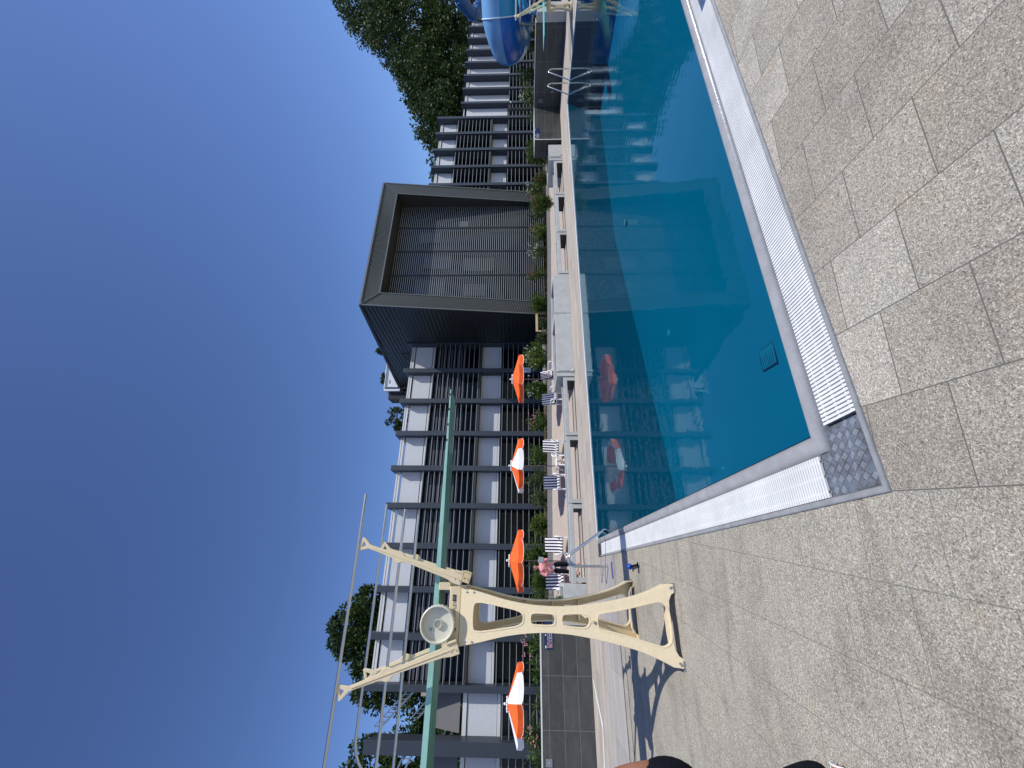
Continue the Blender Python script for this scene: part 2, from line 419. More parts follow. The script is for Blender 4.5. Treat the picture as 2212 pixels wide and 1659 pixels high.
M = dict(
    deck=deck_material(),
    fardeck=stone_deck_material("veined_stone_tiles", (.32,.275,.225), (.50,.45,.385)),
    leftdeck=stone_deck_material("veined_stone_tiles_grey", (.30,.275,.25), (.43,.40,.37), 1.2, 1.2),
    terrace=simple("sand_paving", (.44,.37,.31), .9, var=.10, scale=3, bump=.2, bscale=150, wp=True),
    concrete=simple("cast_concrete", (.40,.41,.39), .85, var=.13, scale=2.2, bump=.25, bscale=90, wp=True),
    concrete2=simple("cast_concrete_grey", (.43,.43,.41), .85, var=.12, scale=3.0, bump=.25, bscale=90, wp=True),
    lip=simple("glazed_edge_tile", (.34,.34,.345), .26, var=.14, scale=5, bump=.25, bscale=45, wp=True),
    kerb=simple("grey_kerb", (.27,.275,.28), .6, var=.2, scale=8, bump=.2, wp=True),
    white=simple("white_plastic", (.80,.80,.79), .45, var=.04, scale=8),
    grate=simple("weathered_white_grating", (.74,.74,.72), .5, var=.10, scale=2.5, wp=True),
    whitemat=simple("white_paint", (.80,.80,.80), .6, var=.05),
    legshade=simple("leg_shade_brown", (.045,.038,.028), .8),  # shade on the bench legs, put into the colour
    dark=simple("dark_void", (.02,.02,.022), .7),
    plate=plate_material(),
    water=water_material(),
    basin=simple("blue_basin", (.0001,.118,.200), .9, spec=0.0, var=.05, scale=.5, wp=True),
    basin2=simple("blue_basin_frame", (.001,.075,.14), .7, var=.05),
    basin3=simple("pale_basin_fitting", (.01,.20,.29), .7, var=.05),
    cream=simple("cream_powder_coat", (.70,.58,.375), .42, var=.05, scale=20, bump=.06, bscale=300),
    cream2=simple("cream_plastic", (.62,.60,.49), .4, var=.05, scale=10),
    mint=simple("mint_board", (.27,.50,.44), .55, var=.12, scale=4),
    mintshade=simple("mint_board_shade", (.10,.30,.245), .55, var=.12, scale=4),  # the board's mint again, darkened for the shade underneath
    mintbright=simple("turquoise_board", (.16,.62,.60), .5, var=.06),
    steel=simple("stainless_steel", (.60,.59,.57), .24, 1.0, var=.06, scale=12),
    steel2=simple("galvanised_steel", (.33,.35,.37), .4, .8, var=.1),
    fin=simple("anthracite_fin", (.040,.050,.065), .5, .2, var=.06, scale=1.0),
    slat=simple("grey_aluminium_slat", (.29,.295,.29), .45, .4, var=.06),
    panel=simple("roughcast_white_panel", (.54,.56,.58), .85, var=.05, scale=8, bump=.3, bscale=40),
    trim=simple("light_metal_trim", (.62,.62,.60), .5, .1, var=.04),
    glass=simple("dark_window_glass", (.004,.005,.008), .08, 0, var=.1, spec=.12),
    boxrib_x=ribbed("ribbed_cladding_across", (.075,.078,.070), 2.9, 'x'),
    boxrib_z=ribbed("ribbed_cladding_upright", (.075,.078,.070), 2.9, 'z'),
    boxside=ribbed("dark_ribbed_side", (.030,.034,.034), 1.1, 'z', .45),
    boxdark=simple("anthracite_sheet", (.030,.031,.031), .5, .2, var=.08),
    screenslat=simple("grey_screen_slat", (.27,.28,.28), .45, .3, var=.06),
    tilewall=tile_wall("slate_wall_tiles", (.050,.050,.048), 1.21, .605/1.5, (.22,.21,.20)),
    orange=simple("orange_canvas", (.90,.13,.012), .75, var=.06, scale=6, bump=.1),
    orangeshade=simple("orange_valance_shade", (.80,.10,.010), .8, var=.12, scale=16, bump=.3, bscale=14),  # same canvas with wrinkles, darkened for the shade on upright cloth
    canvas=simple("white_canvas", (.82,.81,.80), .8, var=.04),
    pole=simple("brown_grey_pole", (.20,.17,.15), .5, .3),
    pink=simple("pink_shirt", (.72,.30,.31), .85, var=.08, scale=14, bump=.3, bscale=12),
    black=simple("black_cloth", (.007,.008,.012), .95, var=.3, scale=60, bump=.5, bscale=160, spec=.1),
    skin=simple("skin", (.30,.13,.075), .5, var=.08, scale=10, bump=.05),
    skin2=simple("skin_lighter", (.52,.27,.18), .5, var=.08, scale=10),
    hair=simple("dark_hair", (.012,.010,.009), .5, var=.3, scale=40),
    navy=simple("navy_sign", (.008,.020,.075), .5, var=.05),
    signwhite=simple("sign_white", (.8,.8,.82), .6, var=.02),
    signred=simple("sign_pink_red", (.60,.10,.16), .6, var=.02),
    purple=simple("blue_violet_mat", (.09,.08,.26), .7),
    blueplastic=simple("blue_plastic", (.005,.06,.50), .35, var=.06),
    slideblue=simple("blue_fibreglass", (.008,.12,.48), .28, var=.07, scale=2),
    slidedeep=simple("deep_blue_fibreglass", (.010,.075,.22), .3, var=.2, scale=2),
    slidelight=simple("light_blue_fibreglass", (.17,.37,.62), .30, var=.10, scale=1.5),
    slidecyan=simple("cyan_fibreglass", (.02,.27,.52), .28, var=.05, scale=2),
    slidepale=simple("pale_seam", (.55,.70,.80), .5, var=.05),
    leafA=leaf_material("oleander_leaf", (.030,.062,.014), (.10,.16,.030), 3.0),
    leafA2=leaf_material("fresh_oleander_leaf", (.045,.085,.016), (.14,.20,.035), 4.0),
    leafA3=leaf_material("grey_oleander_leaf", (.035,.055,.025), (.10,.13,.055), 4.0),
    leafB=leaf_material("plane_leaf", (.014,.032,.010), (.062,.098,.024), .8),
    leafC=leaf_material("ivy_leaf", (.022,.048,.012), (.07,.12,.03), 1.0),
    bark=simple("bark", (.045,.036,.028), .9, var=.3, scale=4, bump=.5, bscale=12),
    flowerW=simple("white_blossom", (.80,.80,.74), .7),
    flowerP=simple("pink_blossom", (.60,.27,.30), .7),
    flowerR=simple("red_blossom", (.36,.07,.06), .7),
    soil=simple("planter_soil", (.10,.075,.055), .95, var=.4, scale=20, bump=.6, bscale=30, wp=True),
    awning=simple("taupe_panel", (.13,.125,.13), .8, var=.03),
    acwhite=simple("white_sheet_metal", (.74,.74,.74), .4, .1, var=.03),
    wood=simple("pale_timber", (.62,.45,.22), .7),
    wallplaster=simple("beige_plaster", (.42,.36,.30), .9),
    sheet=simple("lit_blind", (.32,.31,.20), .8),
    markwhite=simple("white_line_paint", (.85,.85,.84), .7, var=.05),
)

def struct(o): return tag(o, kind="structure")

# ================================================================== GROUND AND POOL
PX0, PX1, PY0, PY1 = 0.85, 18.55, 2.70, 11.40      # water outline
# one sheet to the horizon, with the pool cut out of it
mb = MB()
BIG = 600
kx0, ky0 = .41, 2.23
xs = [-BIG, kx0, PX1, BIG]; ys = [-BIG, ky0, PY1, BIG]
for i in range(3):
    for j in range(3):
        if i == 1 and j == 1: continue
        mb.quad((xs[i],ys[j],0), (xs[i+1],ys[j],0), (xs[i+1],ys[j+1],0), (xs[i],ys[j+1],0))
struct(mb.build("ground", M['deck']))
mb = MB(); z = .004
mb.quad((-14,PY1+.06,z),(60,PY1+.06,z),(60,16.6,z),(-14,16.6,z))
mb.quad((18.61,-2,z),(60,-2,z),(60,PY1+.06,z),(18.61,PY1+.06,z))
struct(mb.build("far_deck", M['fardeck']))
mb = MB()
mb.quad((-14,9.6,z),(kx0-.01,9.6,z),(kx0-.01,PY1+.06,z),(-14,PY1+.06,z))
struct(mb.build("side_deck", M['leftdeck']))
pe = thing("pool_edge", "edge of the swimming pool: grey glazed lip, overflow channel, kerb and white rim", "pool edge", (0,0,0))
# thin pale rim of the far and right edges
mb = MB()
mb.box(PX0-.10, PX1+.06, PY1+.001, PY1+.06, -.004, .012)
mb.box(PX1+.001, PX1+.06, 2.7, PY1, -.004, .012)
mb.build("white_rim", M['whitemat'], pe)

# basin: floor falls towards the near left end
mb = MB()
zl, zr = -2.25, -1.35
A = [(PX0,PY0),(PX1,PY0),(PX1,PY1),(PX0,PY1)]
zz = lambda x: zl + (zr-zl)*min(1, max(0, (x-PX0)/10.0))
mb.quad((PX0,PY0,zl),(PX0+10,PY0,zr),(PX0+10,PY1,zr),(PX0,PY1,zl))
mb.quad((PX0+10,PY0,zr),(PX1,PY0,zr),(PX1,PY1,zr),(PX0+10,PY1,zr))
mb.add([(PX0,PY1,0),(PX0,PY1,zl),(PX0+10,PY1,zr),(PX1,PY1,zr),(PX1,PY1,0)], [(0,1,2,3,4)])
mb.add([(PX0,PY0,0),(PX0,PY0,zl),(PX0+10,PY0,zr),(PX1,PY0,zr),(PX1,PY0,0)], [(4,3,2,1,0)])
mb.quad((PX0,PY0,0),(PX0,PY0,zl),(PX0,PY1,zl),(PX0,PY1,0))
mb.quad((PX1,PY0,0),(PX1,PY0,zr),(PX1,PY1,zr),(PX1,PY1,0))
struct(mb.build("pool_basin", M['basin']))
mb = MB(); mb.quad((PX0,PY0,-.006),(PX1,PY0,-.006),(PX1,PY1,-.006),(PX0,PY1,-.006))
struct(mb.build("water", M['water']))
# floor fittings
def under(x, y, zf):       # point on the basin floor seen below a water surface point
    k = (1.9 - zf)/1.9
    return x*k, y*k
for i, (x, y) in enumerate([(2.9,4.72),(0.97,3.98),(6.02,5.89)]):
    X, Y = x*1.93, y*1.93
    zf = zz(X); X, Y = under(x, y, zf)
    if Y > PY1-.2: continue
    m_ = MB(); m_.lathe([(.001,.012),(.085,.012),(.10,0)], (X,Y,zf+.002), 14)
    tag(m_.build("floor_inlet", M['basin3']), ["pale round inlet on the pool floor, seen through the middle of the water",
        "pale round inlet on the pool floor nearest the left gutter", "pale round inlet on the pool floor farthest to the right"][i], "pool inlet", "round inlets on the pool floor")
gx, gy = under(1.52, 2.82, -2.15)
dg_ = thing("drain_grate", "square grate with dark rim on the pool floor beside the near corner", "drain", (gx, gy, zz(gx)+.006), -.12)
m_ = MB(); m_.box(-.185,-.165,-.21,.21,0,.012); m_.box(.165,.185,-.21,.21,0,.012); m_.box(-.165,.165,-.21,-.19,0,.012); m_.box(-.165,.165,.19,.21,0,.012); m_.build("rim", M['basin2'], dg_)
m_ = MB()
for i in range(8): m_.box(-.16,.16,-.18+i*.047,-.15+i*.047,.001,.006)
m_.build("grille", simple("teal_grille", (.0005,.125,.205), .7), dg_)

# rounded glazed lip round the near corner
lip_prof = [(-.0,-.30),(0,-.012),(.012,.010),(.035,.022),(.07,.026),(.10,.018),(.125,-.002),(.135,-.06),(.135,-.14)]
mb = MB(); mb.smooth = True
def sweepL(mb, prof, x_end, y_end, cx, cy, step=.6):
    # profile offset measured outwards (to -x and -y) from corner (cx,cy)
    P = []
    n = 30
    P.append(('y', y_end)); 
    vs = []; rows = []
    for o, z in prof:
        rows.append([(cx-o, y_end, z), (cx-o, cy-o, z), (x_end, cy-o, z)])
    for r in rows: vs += r
    fs = []
    for i in range(len(rows)-1):
        for j in range(2):
            fs.append((i*3+j, i*3+j+1, (i+1)*3+j+1, (i+1)*3+j))
    mb.add(vs, fs)
sweepL(mb, lip_prof, PX1, PY1-.02, PX0, PY0)
mb.build("glazed_lip", M['lip'], pe)
# outer kerb of the gutter
mb = MB(); mb.smooth = True
sweepL(mb, [(.40,-.14),(.40,.004),(.405,.012),(.43,.015),(.44,.008),(.44,-.01)], PX1, PY1-.35, PX0, PY0-.03)
mb.build("outer_kerb", M['kerb'], pe)
mb = MB()
sweepL(mb, [(.10,-.10),(.11,-.14),(.40,-.14),(.405,0)], PX1, PY1-.02, PX0, PY0-.028)
mb.build("overflow_channel", simple("channel_grey", (.30,.31,.32), .7), pe)
# gratings: near (along x) and left (along y)
def grating(along, a0, a1, b0, b1, pitch, w):
    mb = MB(); n = int((a1-a0)/pitch)
    for i in range(n):
        a = a0 + i*pitch
        if along == 'x': mb.box(a, a+w, b0, b1, -.012, .004)
        else: mb.box(b0, b1, a, a+w, -.012, .004)
    for t in (.13, .5, .87):
        b = b0 + (b1-b0)*t
        if along == 'x': mb.box(a0, a1, b-.007, b+.007, -.022, -.0015)
        else: mb.box(b-.007, b+.007, a0, a1, -.022, -.0015)
    return mb
mb = grating('x', .875, PX1, 2.272, 2.552, .0262, .0165)
tag(mb.build("gutter_grating", M['grate']), "white plastic overflow grating along the near side of the pool", "grating", "overflow gratings")
mb = grating('y', 2.685, 10.95, .455, .712, .0262, .0175)
tag(mb.build("gutter_grating", M['grate']), "white plastic overflow grating along the left side of the pool", "grating", "overflow gratings")
cp = thing("corner_plate", "grey checker plate covering the gutter at the pool corner", "metal plate", (0,0,0))
mb = MB(); mb.box(.452, .852, 2.274, 2.556, -.02, .0); mb.box(.452, .712, 2.556, 2.66, -.02, .0)
mb.build("plate", M['plate'], cp)
mb = MB(); ca, sa = cos(radians(38)), sin(radians(38)); cs = .044
for i in range(-16, 17):
    for j in range(-16, 17):
        cx_, cy_ = .62+(i*ca-j*sa)*cs, 2.44+(i*sa+j*ca)*cs
        if not ((.47 < cx_ < .835 and 2.29 < cy_ < 2.545) or (.47 < cx_ < .695 and 2.5 < cy_ < 2.645)): continue
        dx_, dy_ = (ca, sa) if (i+j) % 2 else (-sa, ca)
        for q in (-2,-1,0,1,2):
            ox, oy = cx_ - dy_*q*.0078, cy_ + dx_*q*.0078
            mb.bar((ox-dx_*.016, oy-dy_*.016, .0015), (ox+dx_*.016, oy+dy_*.016, .0015), .0032, .0028)
mb.build("raised_ridges", simple("worn_ridge_metal", (.42,.45,.49), .35, .4), cp)
# end block of the left gutter by the ladder
mb = MB(); mb.box(.42,.85,10.96,11.04,-.14,.006)
mb.build("gutter_end", M['kerb'], pe)
# white line on the left deck
mb = MB(); z = .009
for q in [[(-2.6,13.75),(-2.55,13.70),(-3.25,12.45),(-3.33,12.55)], [(-3.33,12.55),(-3.25,12.45),(-5.2,12.75),(-5.2,12.85)]]:
    mb.add([(x,y,z) for x, y in q], [(0,1,2,3)])
struct(mb.build("deck_marking", M['markwhite']))

# ================================================================== FAR SIDE: BLOCKS, BENCHES, WALLS, TERRACE
mb = MB(); z0 = .008
N = 12
def tz(x): return .46 - .5*min(1, max(0, (x-2)/21.0))
for i in range(N):
    a = -14 + i*(46.0/N); b = -14 + (i+1)*(46.0/N)
    mb.quad((a,14.85,z0),(b,14.85,z0),(b,22,max(z0,tz(b))),(a,22,max(z0,tz(a))))
struct(mb.build("terrace", M['terrace']))
mb = MB()
for i in range(N):
    a = -14 + i*(46.0/N); b = -14 + (i+1)*(46.0/N)
    za, zb = max(0,tz(a)), max(0,tz(b))
    mb.hexa([(a,22,0),(b,22,0),(b,22.25,0),(a,22.25,0)], [(a,22,za+.24),(b,22,zb+.24),(b,22.25,zb+.24),(a,22.25,za+.24)])
tag(mb.build("planter_kerb", simple("mid_grey_kerb", (.20,.20,.20), .7, wp=True)), "long low grey kerb in front of the flower bed", "kerb")
mb = MB()
for i in range(N):
    a = -14 + i*(46.0/N); b = -14 + (i+1)*(46.0/N)
    mb.quad((a,22.25,tz(a)+.15 if tz(a)>0 else .15),(b,22.25,max(0,tz(b))+.15),(b,27.6,max(0,tz(b))+.18),(a,27.6,max(0,tz(a))+.18))
struct(mb.build("flower_bed", M['soil']))

def block(x0, x1, h, label, y0=14.0, y1=15.6):
    t = thing("concrete_planter", label, "planter", ((x0+x1)/2, y0, 0), 0, "concrete planters along the far deck")
    w = (x1-x0)/2
    m_ = MB(); m_.box(-w, w, 0, .10, 0, h); m_.box(-w, w, y1-y0-.1, y1-y0, 0, h)
    m_.box(-w, -w+.1, .1, y1-y0-.1, 0, h); m_.box(w-.1, w, .1, y1-y0-.1, 0, h)
    m_.build("box", M['concrete2'], t, .012)
    m_ = MB(); m_.box(-w+.1, w-.1, .1, y1-y0-.1, .0, h-.10); m_.build("soil", M['soil'], t)
    return t
block(6.72, 9.50, .66, "long light concrete planter right of the left row of benches")
block(9.52, 11.46, .66, "light concrete planter left of the right row of benches")
block(18.42, 19.55, .66, "light concrete planter beside the right dark tiled wall")
block(-1.35, -.25, .70, "light concrete planter half hidden behind the diving stand")
def bench(x0, x1, label, ytop=14.85):
    t = thing("concrete_bench", label, "bench", ((x0+x1)/2, 14.0, 0), 0, "concrete frame benches")
    w = (x1-x0)/2 - .012; d = ytop-14.0
    m_ = MB(); m_.box(-w, w, 0, .15, .29, .425); m_.build("front_beam", M['concrete'], t, .008)
    m_ = MB(); m_.box(-w, w, d-.12, d, .33, .425); m_.build("rear_beam", M['concrete'], t, .008)
    m_ = MB(); m_.box(w-.145, w-.132, .02, d, .006, .288); m_.build("shade_panel", M['legshade'], t)  # dark sheet added for the shade on the leg's inner face
    for sx in (-1, 1):
        m_ = MB(); m_.box(sx*w, sx*(w-.13), 0, d, .005, .289); m_.build("leg", M['concrete'], t, .006)
    return t
bench(4.42, 6.68, "concrete frame bench directly left of the long planter")
bench(2.12, 4.40, "middle bench of the left row, in front of the white table")
bench(-.22, 2.10, "concrete bench whose left end meets the planter by the standing woman")
bench(16.1, 18.38, "concrete frame bench nearest the right dark wall")
bench(13.80, 16.08, "middle bench of the right row below the tall screened building")
bench(11.50, 13.78, "concrete frame bench at the left end of the right row")

# dark tiled walls
def dark_wall(t, x0, x1, y0, y1, h, name="wall"):
    m_ = MB(); m_.box(x0, x1, y0, y1, 0, h); m_.build(name, M['tilewall'], t)
tl = thing("tiled_wall", "low dark slate tiled wall at the left behind the diving stand", "wall", (0,0,0))
dark_wall(tl, -12, -1.36, 13.87, 14.35, 1.395)
m_ = MB(); m_.box(-12, -1.35, 13.862, 14.36, 1.397, 1.42); m_.build("coping_strip", M['trim'], tl)
tr = thing("tiled_wall", "dark slate tiled wall at the right running behind the pool steps", "wall", (0,0,0))
dark_wall(tr, 19.75, 22.30, 13.87, 14.85, 1.335)
m_ = MB(); m_.hexa([(22.30,14.85,0),(22.30,13.87,0),(22.62,10.30,0),(22.95,10.30,0)], [(22.30,14.85,1.335),(22.30,13.87,1.335),(22.62,10.30,1.335),(22.95,10.30,1.335)])
m_.build("return_wall", M['tilewall'], tr)
m_ = MB(); m_.box(19.74, 22.3, 13.862, 14.86, 1.337, 1.36); m_.hexa([(22.295,14.86,1.338),(22.295,13.862,1.338),(22.61,10.29,1.338),(22.96,10.29,1.338)], [(22.295,14.86,1.361),(22.295,13.862,1.361),(22.61,10.29,1.361),(22.96,10.29,1.361)])
m_.build("coping_strip", M['trim'], tr)
m_ = MB(); m_.box(19.735, 19.775, 13.855, 13.869, 0, 1.335); m_.box(22.60,22.66,10.28,10.299,0,1.336); m_.build("corner_trim", M['trim'], tr)
m_ = MB(); m_.box(22.58,23.1,9.9,10.27,0,1.30); tag(m_.build("end_pillar", M['concrete2']), "light grey pillar closing the end of the right dark wall", "pillar")

def sign(x, z, w, h, label, loc_y=13.868):
    t = thing("warning_sign", label, "sign", (x, loc_y, z), 0, "navy warning signs on the tiled walls")
    m_ = MB(); m_.box(-w/2, w/2, -.012, 0, -h/2, h/2); m_.build("board", M['navy'], t)
    # pictogram square with a barred ring
    s_ = h*.60; cx = -w/2 + s_*.5 + w*.05; cz = -h*.12
    m_ = MB()
    e = s_*.045
    for (a, b, c, d) in [(-.5,.5,.46,.5),(-.5,.5,-.5,-.46),(-.5,-.46,-.46,.46),(.46,.5,-.46,.46)]:
        m_.box(cx+a*s_, cx+b*s_, -.0155, -.0125, cz+c*s_, cz+d*s_)
    ring = [(cx+cos(a)*s_*.36, -.0145, cz+sin(a)*s_*.36) for a in [2*pi*i/28 for i in range(28)]]
    m_.tube(ring, s_*.035, 6, closed=True)
    m_.bar((cx-s_*.25,-.0145,cz-s_*.25), (cx+s_*.25,-.0145,cz+s_*.25), s_*.06, .003, (0,1,0))
    m_.box(cx-s_*.12, cx+s_*.10, -.0155, -.0125, cz-s_*.14, cz+s_*.04)
    m_.bar((cx+s_*.02,-.0145,cz+s_*.02),(cx+s_*.17,-.0145,cz+s_*.18), s_*.05,.003,(0,1,0))
    m_.build("pictogram", simple("sign_pale_pink", (.75,.45,.48), .6), t)
    R = Matrix.Rotation(radians(90), 4, 'X')
    for i, (sss, dz) in enumerate([("vietato l'uso", .10), ("di qualsiasi tipo", -.10), ("di detergente", -.30)]):
        text(sss, h*.19, Matrix.Translation((cx+s_*.62, -.0135, h*dz)) @ R, M['signwhite'], t, align='LEFT')
    text("vietato usare saponi", h*.07, Matrix.Translation((cx+s_*.62, -.0135, h*-.42)) @ R, M['signwhite'], t, align='LEFT')
    m_ = MB(); m_.box(-w*.47,-w*.40,-.0155,-.0125,h*.30,h*.42); m_.build("emblem", M['signwhite'], t)
    m_ = MB(); m_.ball((-w*.12,-.0135,h*.36), h*.07, 8, 5, (1.3,.1,1)); m_.build("emblem", M['signwhite'], t)
    m_ = MB(); m_.box(w*.36,w*.40,-.0155,-.0125,h*.28,h*.42); m_.build("emblem", M['signwhite'], t)
    return t
sign(-1.47, 1.185, .92, .235, "navy sign with a barred pictogram on the left tiled wall beside the stand leg")
sign(20.18, 1.22, .86, .235, "small navy sign with a barred pictogram on the right tiled wall")
def wallbox(x, y, z, label, s_=.22, rz=0):
    t = thing("wall_outlet", label, "outlet", (x, y, z), rz, "steel plates on the tiled walls")
    m_ = MB(); m_.box(-s_/2,s_/2,-.02,-.001,-s_/2,s_/2); m_.build("cover", M['steel2'], t, .004)
    m_ = MB(); m_.lathe([(.001,0),(.03,0),(.03,.01)], (0,-.022,0), 12, Matrix.Rotation(radians(90),3,'X')); m_.build("knob", M['steel'], t)
wallbox(-4.43, 13.869, 1.24, "square steel plate on the left tiled wall at the picture edge", .17)
wallbox(22.335, 13.6, 1.02, "square steel plate on the shaded return of the right wall", .26, radians(-95))
wallbox(22.375, 13.15, .45, "small dark steel outlet low on the shaded right wall", .13, radians(-95))

# shower / lamp post behind the right wall
t = thing("shower_column", "slim dark shower column behind the right tiled wall", "shower", (23.35,14.6,0))
m_ = MB(); m_.box(-.09,.09,-.05,.05,0,2.75); m_.build("column", M['boxdark'], t, .01)
m_ = MB(); m_.bar((0,-.05,2.62),(0,-.38,2.62),.03,.03); m_.ball((0,-.38,2.60),.05,8,5); m_.build("shower_head", M['steel'], t)
# stair rail pieces on the planters
for (x, lab) in [(6.92, "short steel hose pipe on the face of the long concrete planter"), (18.62, "short steel hose pipe on the small planter beside the right wall")]:
    t = thing("tap_pipe", lab, "pipe", (x, 13.985, 0), 0, "steel tap pipes on the planters")
    m_ = MB(); m_.tube([(0,.05,.70),(0,-.02,.68),(0,-.02,.10)], .016, 8); m_.build("pipe", M['steel2'], t)
    m_ = MB(); m_.bar((0,-.02,.13),(.02,-.12,.02),.05,.04); m_.build("tap", M['steel'], t)

# ================================================================== BUILDINGS
YF, YB = 27.36, 27.95        # front of the fins, plane of the panels
GRID = 2.43
def gx_(k): return (3.79 + GRID*k)*.995
def wing(t, k0, k1, low=False, YB=27.95):
    ztop = 10.5
    zfin = 8.48 if low else 10.76
    if low: ztop = 8.25
    xa, xb = gx_(k0), gx_(k1)
    m_ = MB(); m_.box(xa, xb, YB+.35, YB+9, 0, ztop-.25); m_.build("body", M['boxdark'], t)
    m_ = MB(); m_.box(xa, xb, YB+.30, YB+.345, .3, ztop-.4); m_.build("glazing", M['glass'], t)
    m_ = MB(); m_.box(xa, xb, YB-.02, YB+.6, ztop-.09, ztop); m_.box(xa, xb, YB-.06, YB+.02, ztop-.27, ztop-.14); m_.build("parapet_trim", M['trim'], t)
    for k in range(k0, k1+1):
        x = gx_(k)
        m_ = MB(); m_.box(x, x+.34, YF, YB+.5, .1, zfin)
        m_.build("fin", M['fin'], t, .012)
    for k in range(k0, k1):
        a, b = gx_(k)+.34, gx_(k+1)
        if low:
            m_ = MB(); m_.box(a, b, YB, YB+.28, 3.60, 7.93); m_.build("wall_panel", M['panel'], t)
            m_ = MB(); m_.box(a, b, YB+.005, YB+.2, 3.47, 3.585); m_.build("sill", M['trim'], t)
        else:
            m_ = MB(); m_.box(a, b, YB, YB+.28, 8.86, 10.15); m_.build("wall_panel", M['panel'], t)
            m_ = MB(); m_.box(a, b, YB-.01, YB+.2, 8.66, 8.80); m_.build("sill", M['trim'], t)
            m_ = MB(); m_.box(a, b, YB, YB+.28, 3.72, 5.03); m_.build("wall_panel", M['panel'], t)
            m_ = MB(); m_.box(a, b, YB-.01, YB+.2, 3.58, 3.70); m_.build("sill", M['trim'], t)
            m_ = MB(); m_.box(a, b, YF+.10, YB+.3, 5.05, 5.17); m_.build("ledge", M['boxdark'], t)
        m_ = MB()
        for i in range(9): m_.box(a, b, YF+.12, YF+.19, .43+.371*i, .467+.371*i)
        m_.build("lower_louvres", M['slat'], t)
        if not low:
            m_ = MB()
            for i in range(10): m_.box(a, b, YF+.12, YF+.19, 5.21+.371*i, 5.247+.371*i)
            m_.build("upper_louvres", M['slat'], t)
        if not low and k < 8:      # inner blind lamellas behind the upper glass
            m_ = MB()
            for i in range(9): m_.box(a+.05, b-.05, YB+.20, YB+.23, 6.35+i*.25, 6.47+i*.25)
            m_.build("blind", simple("blind_and_reflection", (.07,.075,.09), .5) if "blind_and_reflection" not in bpy.data.materials else bpy.data.materials["blind_and_reflection"], t)

wl = thing("pool_building", "dark framed two-storey wing with white panels left of the tall screened block", "building", (0,0,0))
wing(wl, -4, 5)
wr = thing("pool_building", "dark framed two-storey wing directly right of the tall screened block", "building", (0,0,0))
wing(wr, 9, 16, YB=28.03)
wr2 = thing("pool_building", "lower wing with tall white panels running off behind the blue slides", "building", (0,0,0))
wing(wr2, 17, 27, low=True, YB=28.04)
m_ = MB(); m_.box(gx_(16)+.34, gx_(17), YB+.35, YB+9, 0, 8.2); m_.build("body", M['boxdark'], wr2)
m_ = MB(); m_.box(gx_(16)+.34, gx_(17), YB, YB+.28, 3.60, 7.93); m_.build("wall_panel", M['panel'], wr2)
m_ = MB(); m_.box(gx_(16)+.34, gx_(17), YB-.02, YB+.5, 8.16, 8.25); m_.build("parapet_trim", M['trim'], wr2)
m_ = MB()
for i in range(9): m_.box(gx_(16)+.34, gx_(17), YF+.12, YF+.24, .43+.371*i, .475+.371*i)
m_.build("louvres", M['slat'], wr2)

# roof terrace / pergola at the left end
pg = thing("roof_pergola", "open corner bay with slanting lattice beams on the left end of the building", "pergola", (0,0,0))
xa = gx_(-4); xc = gx_(-5)-.18; xd = xc-3.0
for x, w in ((xc, .62), (xd-2.2, .5)):
    m_ = MB(); m_.add([(x,YF-.35,.1),(x+w,YF-.35,.1),(x+w,YF+.65,.1),(x,YF+.65,.1),(x,YF-.35,10.15),(x+w,YF-.35,10.15),(x+w,YF+.65,9.55),(x,YF+.65,9.55)],
          [(0,3,2,1),(4,5,6,7),(0,1,5,4),(1,2,6,5),(2,3,7,6),(3,0,4,7)])
    m_.build("corner_fin", M['fin'], pg, .012)
for (a, b) in ((xc+.62, xa), (xd-1.7, xc)):
    m_ = MB(); m_.box(a, b, YB+.3, YB+6, 0, 5.0); m_.build("body", M['boxdark'], pg)
    m_ = MB(); m_.box(a, b, YB, YB+.28, 3.35, 4.95); m_.build("wall_panel", M['panel'], pg)
    m_ = MB(); m_.box(a, b, YB-.02, YB+.2, 3.15, 3.33); m_.box(a, b, YB-.05, YB+.1, 5.0, 5.22); m_.build("sill", M['trim'], pg)
    m_ = MB(); m_.add([(a+.12,YB-.1,5.35),(b-.05,YB-.1,5.35),(b-.25,YB+.5,7.05),(a+.2,YB+.5,6.95)], [(0,1,2,3)]); m_.add([(a+.12,YB-.04,5.35),(b-.05,YB-.04,5.35),(b-.25,YB+.56,7.05),(a+.2,YB+.56,6.95)], [(3,2,1,0)])
    m_.build("sloping_awning", M['awning'], pg)
    m_ = MB()
    for i in range(8): m_.box(a, b, YF+.12, YF+.24, .43+.371*i, .475+.371*i)
    m_.build("louvres", M['slat'], pg)
    # lattice girders
    for (dz, yy) in ((0, YB+1.5), (-1.7, YB+3.2)):
        m_ = MB(); p0 = Vector((a-.1, yy, 10.4+dz)); p1 = Vector((b+.1, yy, 8.2+dz))
        off = Vector((0,0,.42)); m_.bar(p0, p1, .08, .07); m_.bar(p0-off, p1-off, .08, .10)
        for i in range(11):
            q = p0.lerp(p1, i/10); m_.bar(q, q-off, .04, .05, (0,1,0))
        m_.build("lattice_girder", M['steel2'], pg)
m_ = MB(); m_.box(xc+.6, xa, YB+5.9, YB+6.0, 5, 7.0); m_.build("rear_parapet", M['boxdark'], pg)
m_ = MB(); m_.box(xc+.75, xc+1.0, YB+7, YB+7.3, 0, 9.0); m_.build("masonry_pier", M['wallplaster'], pg)

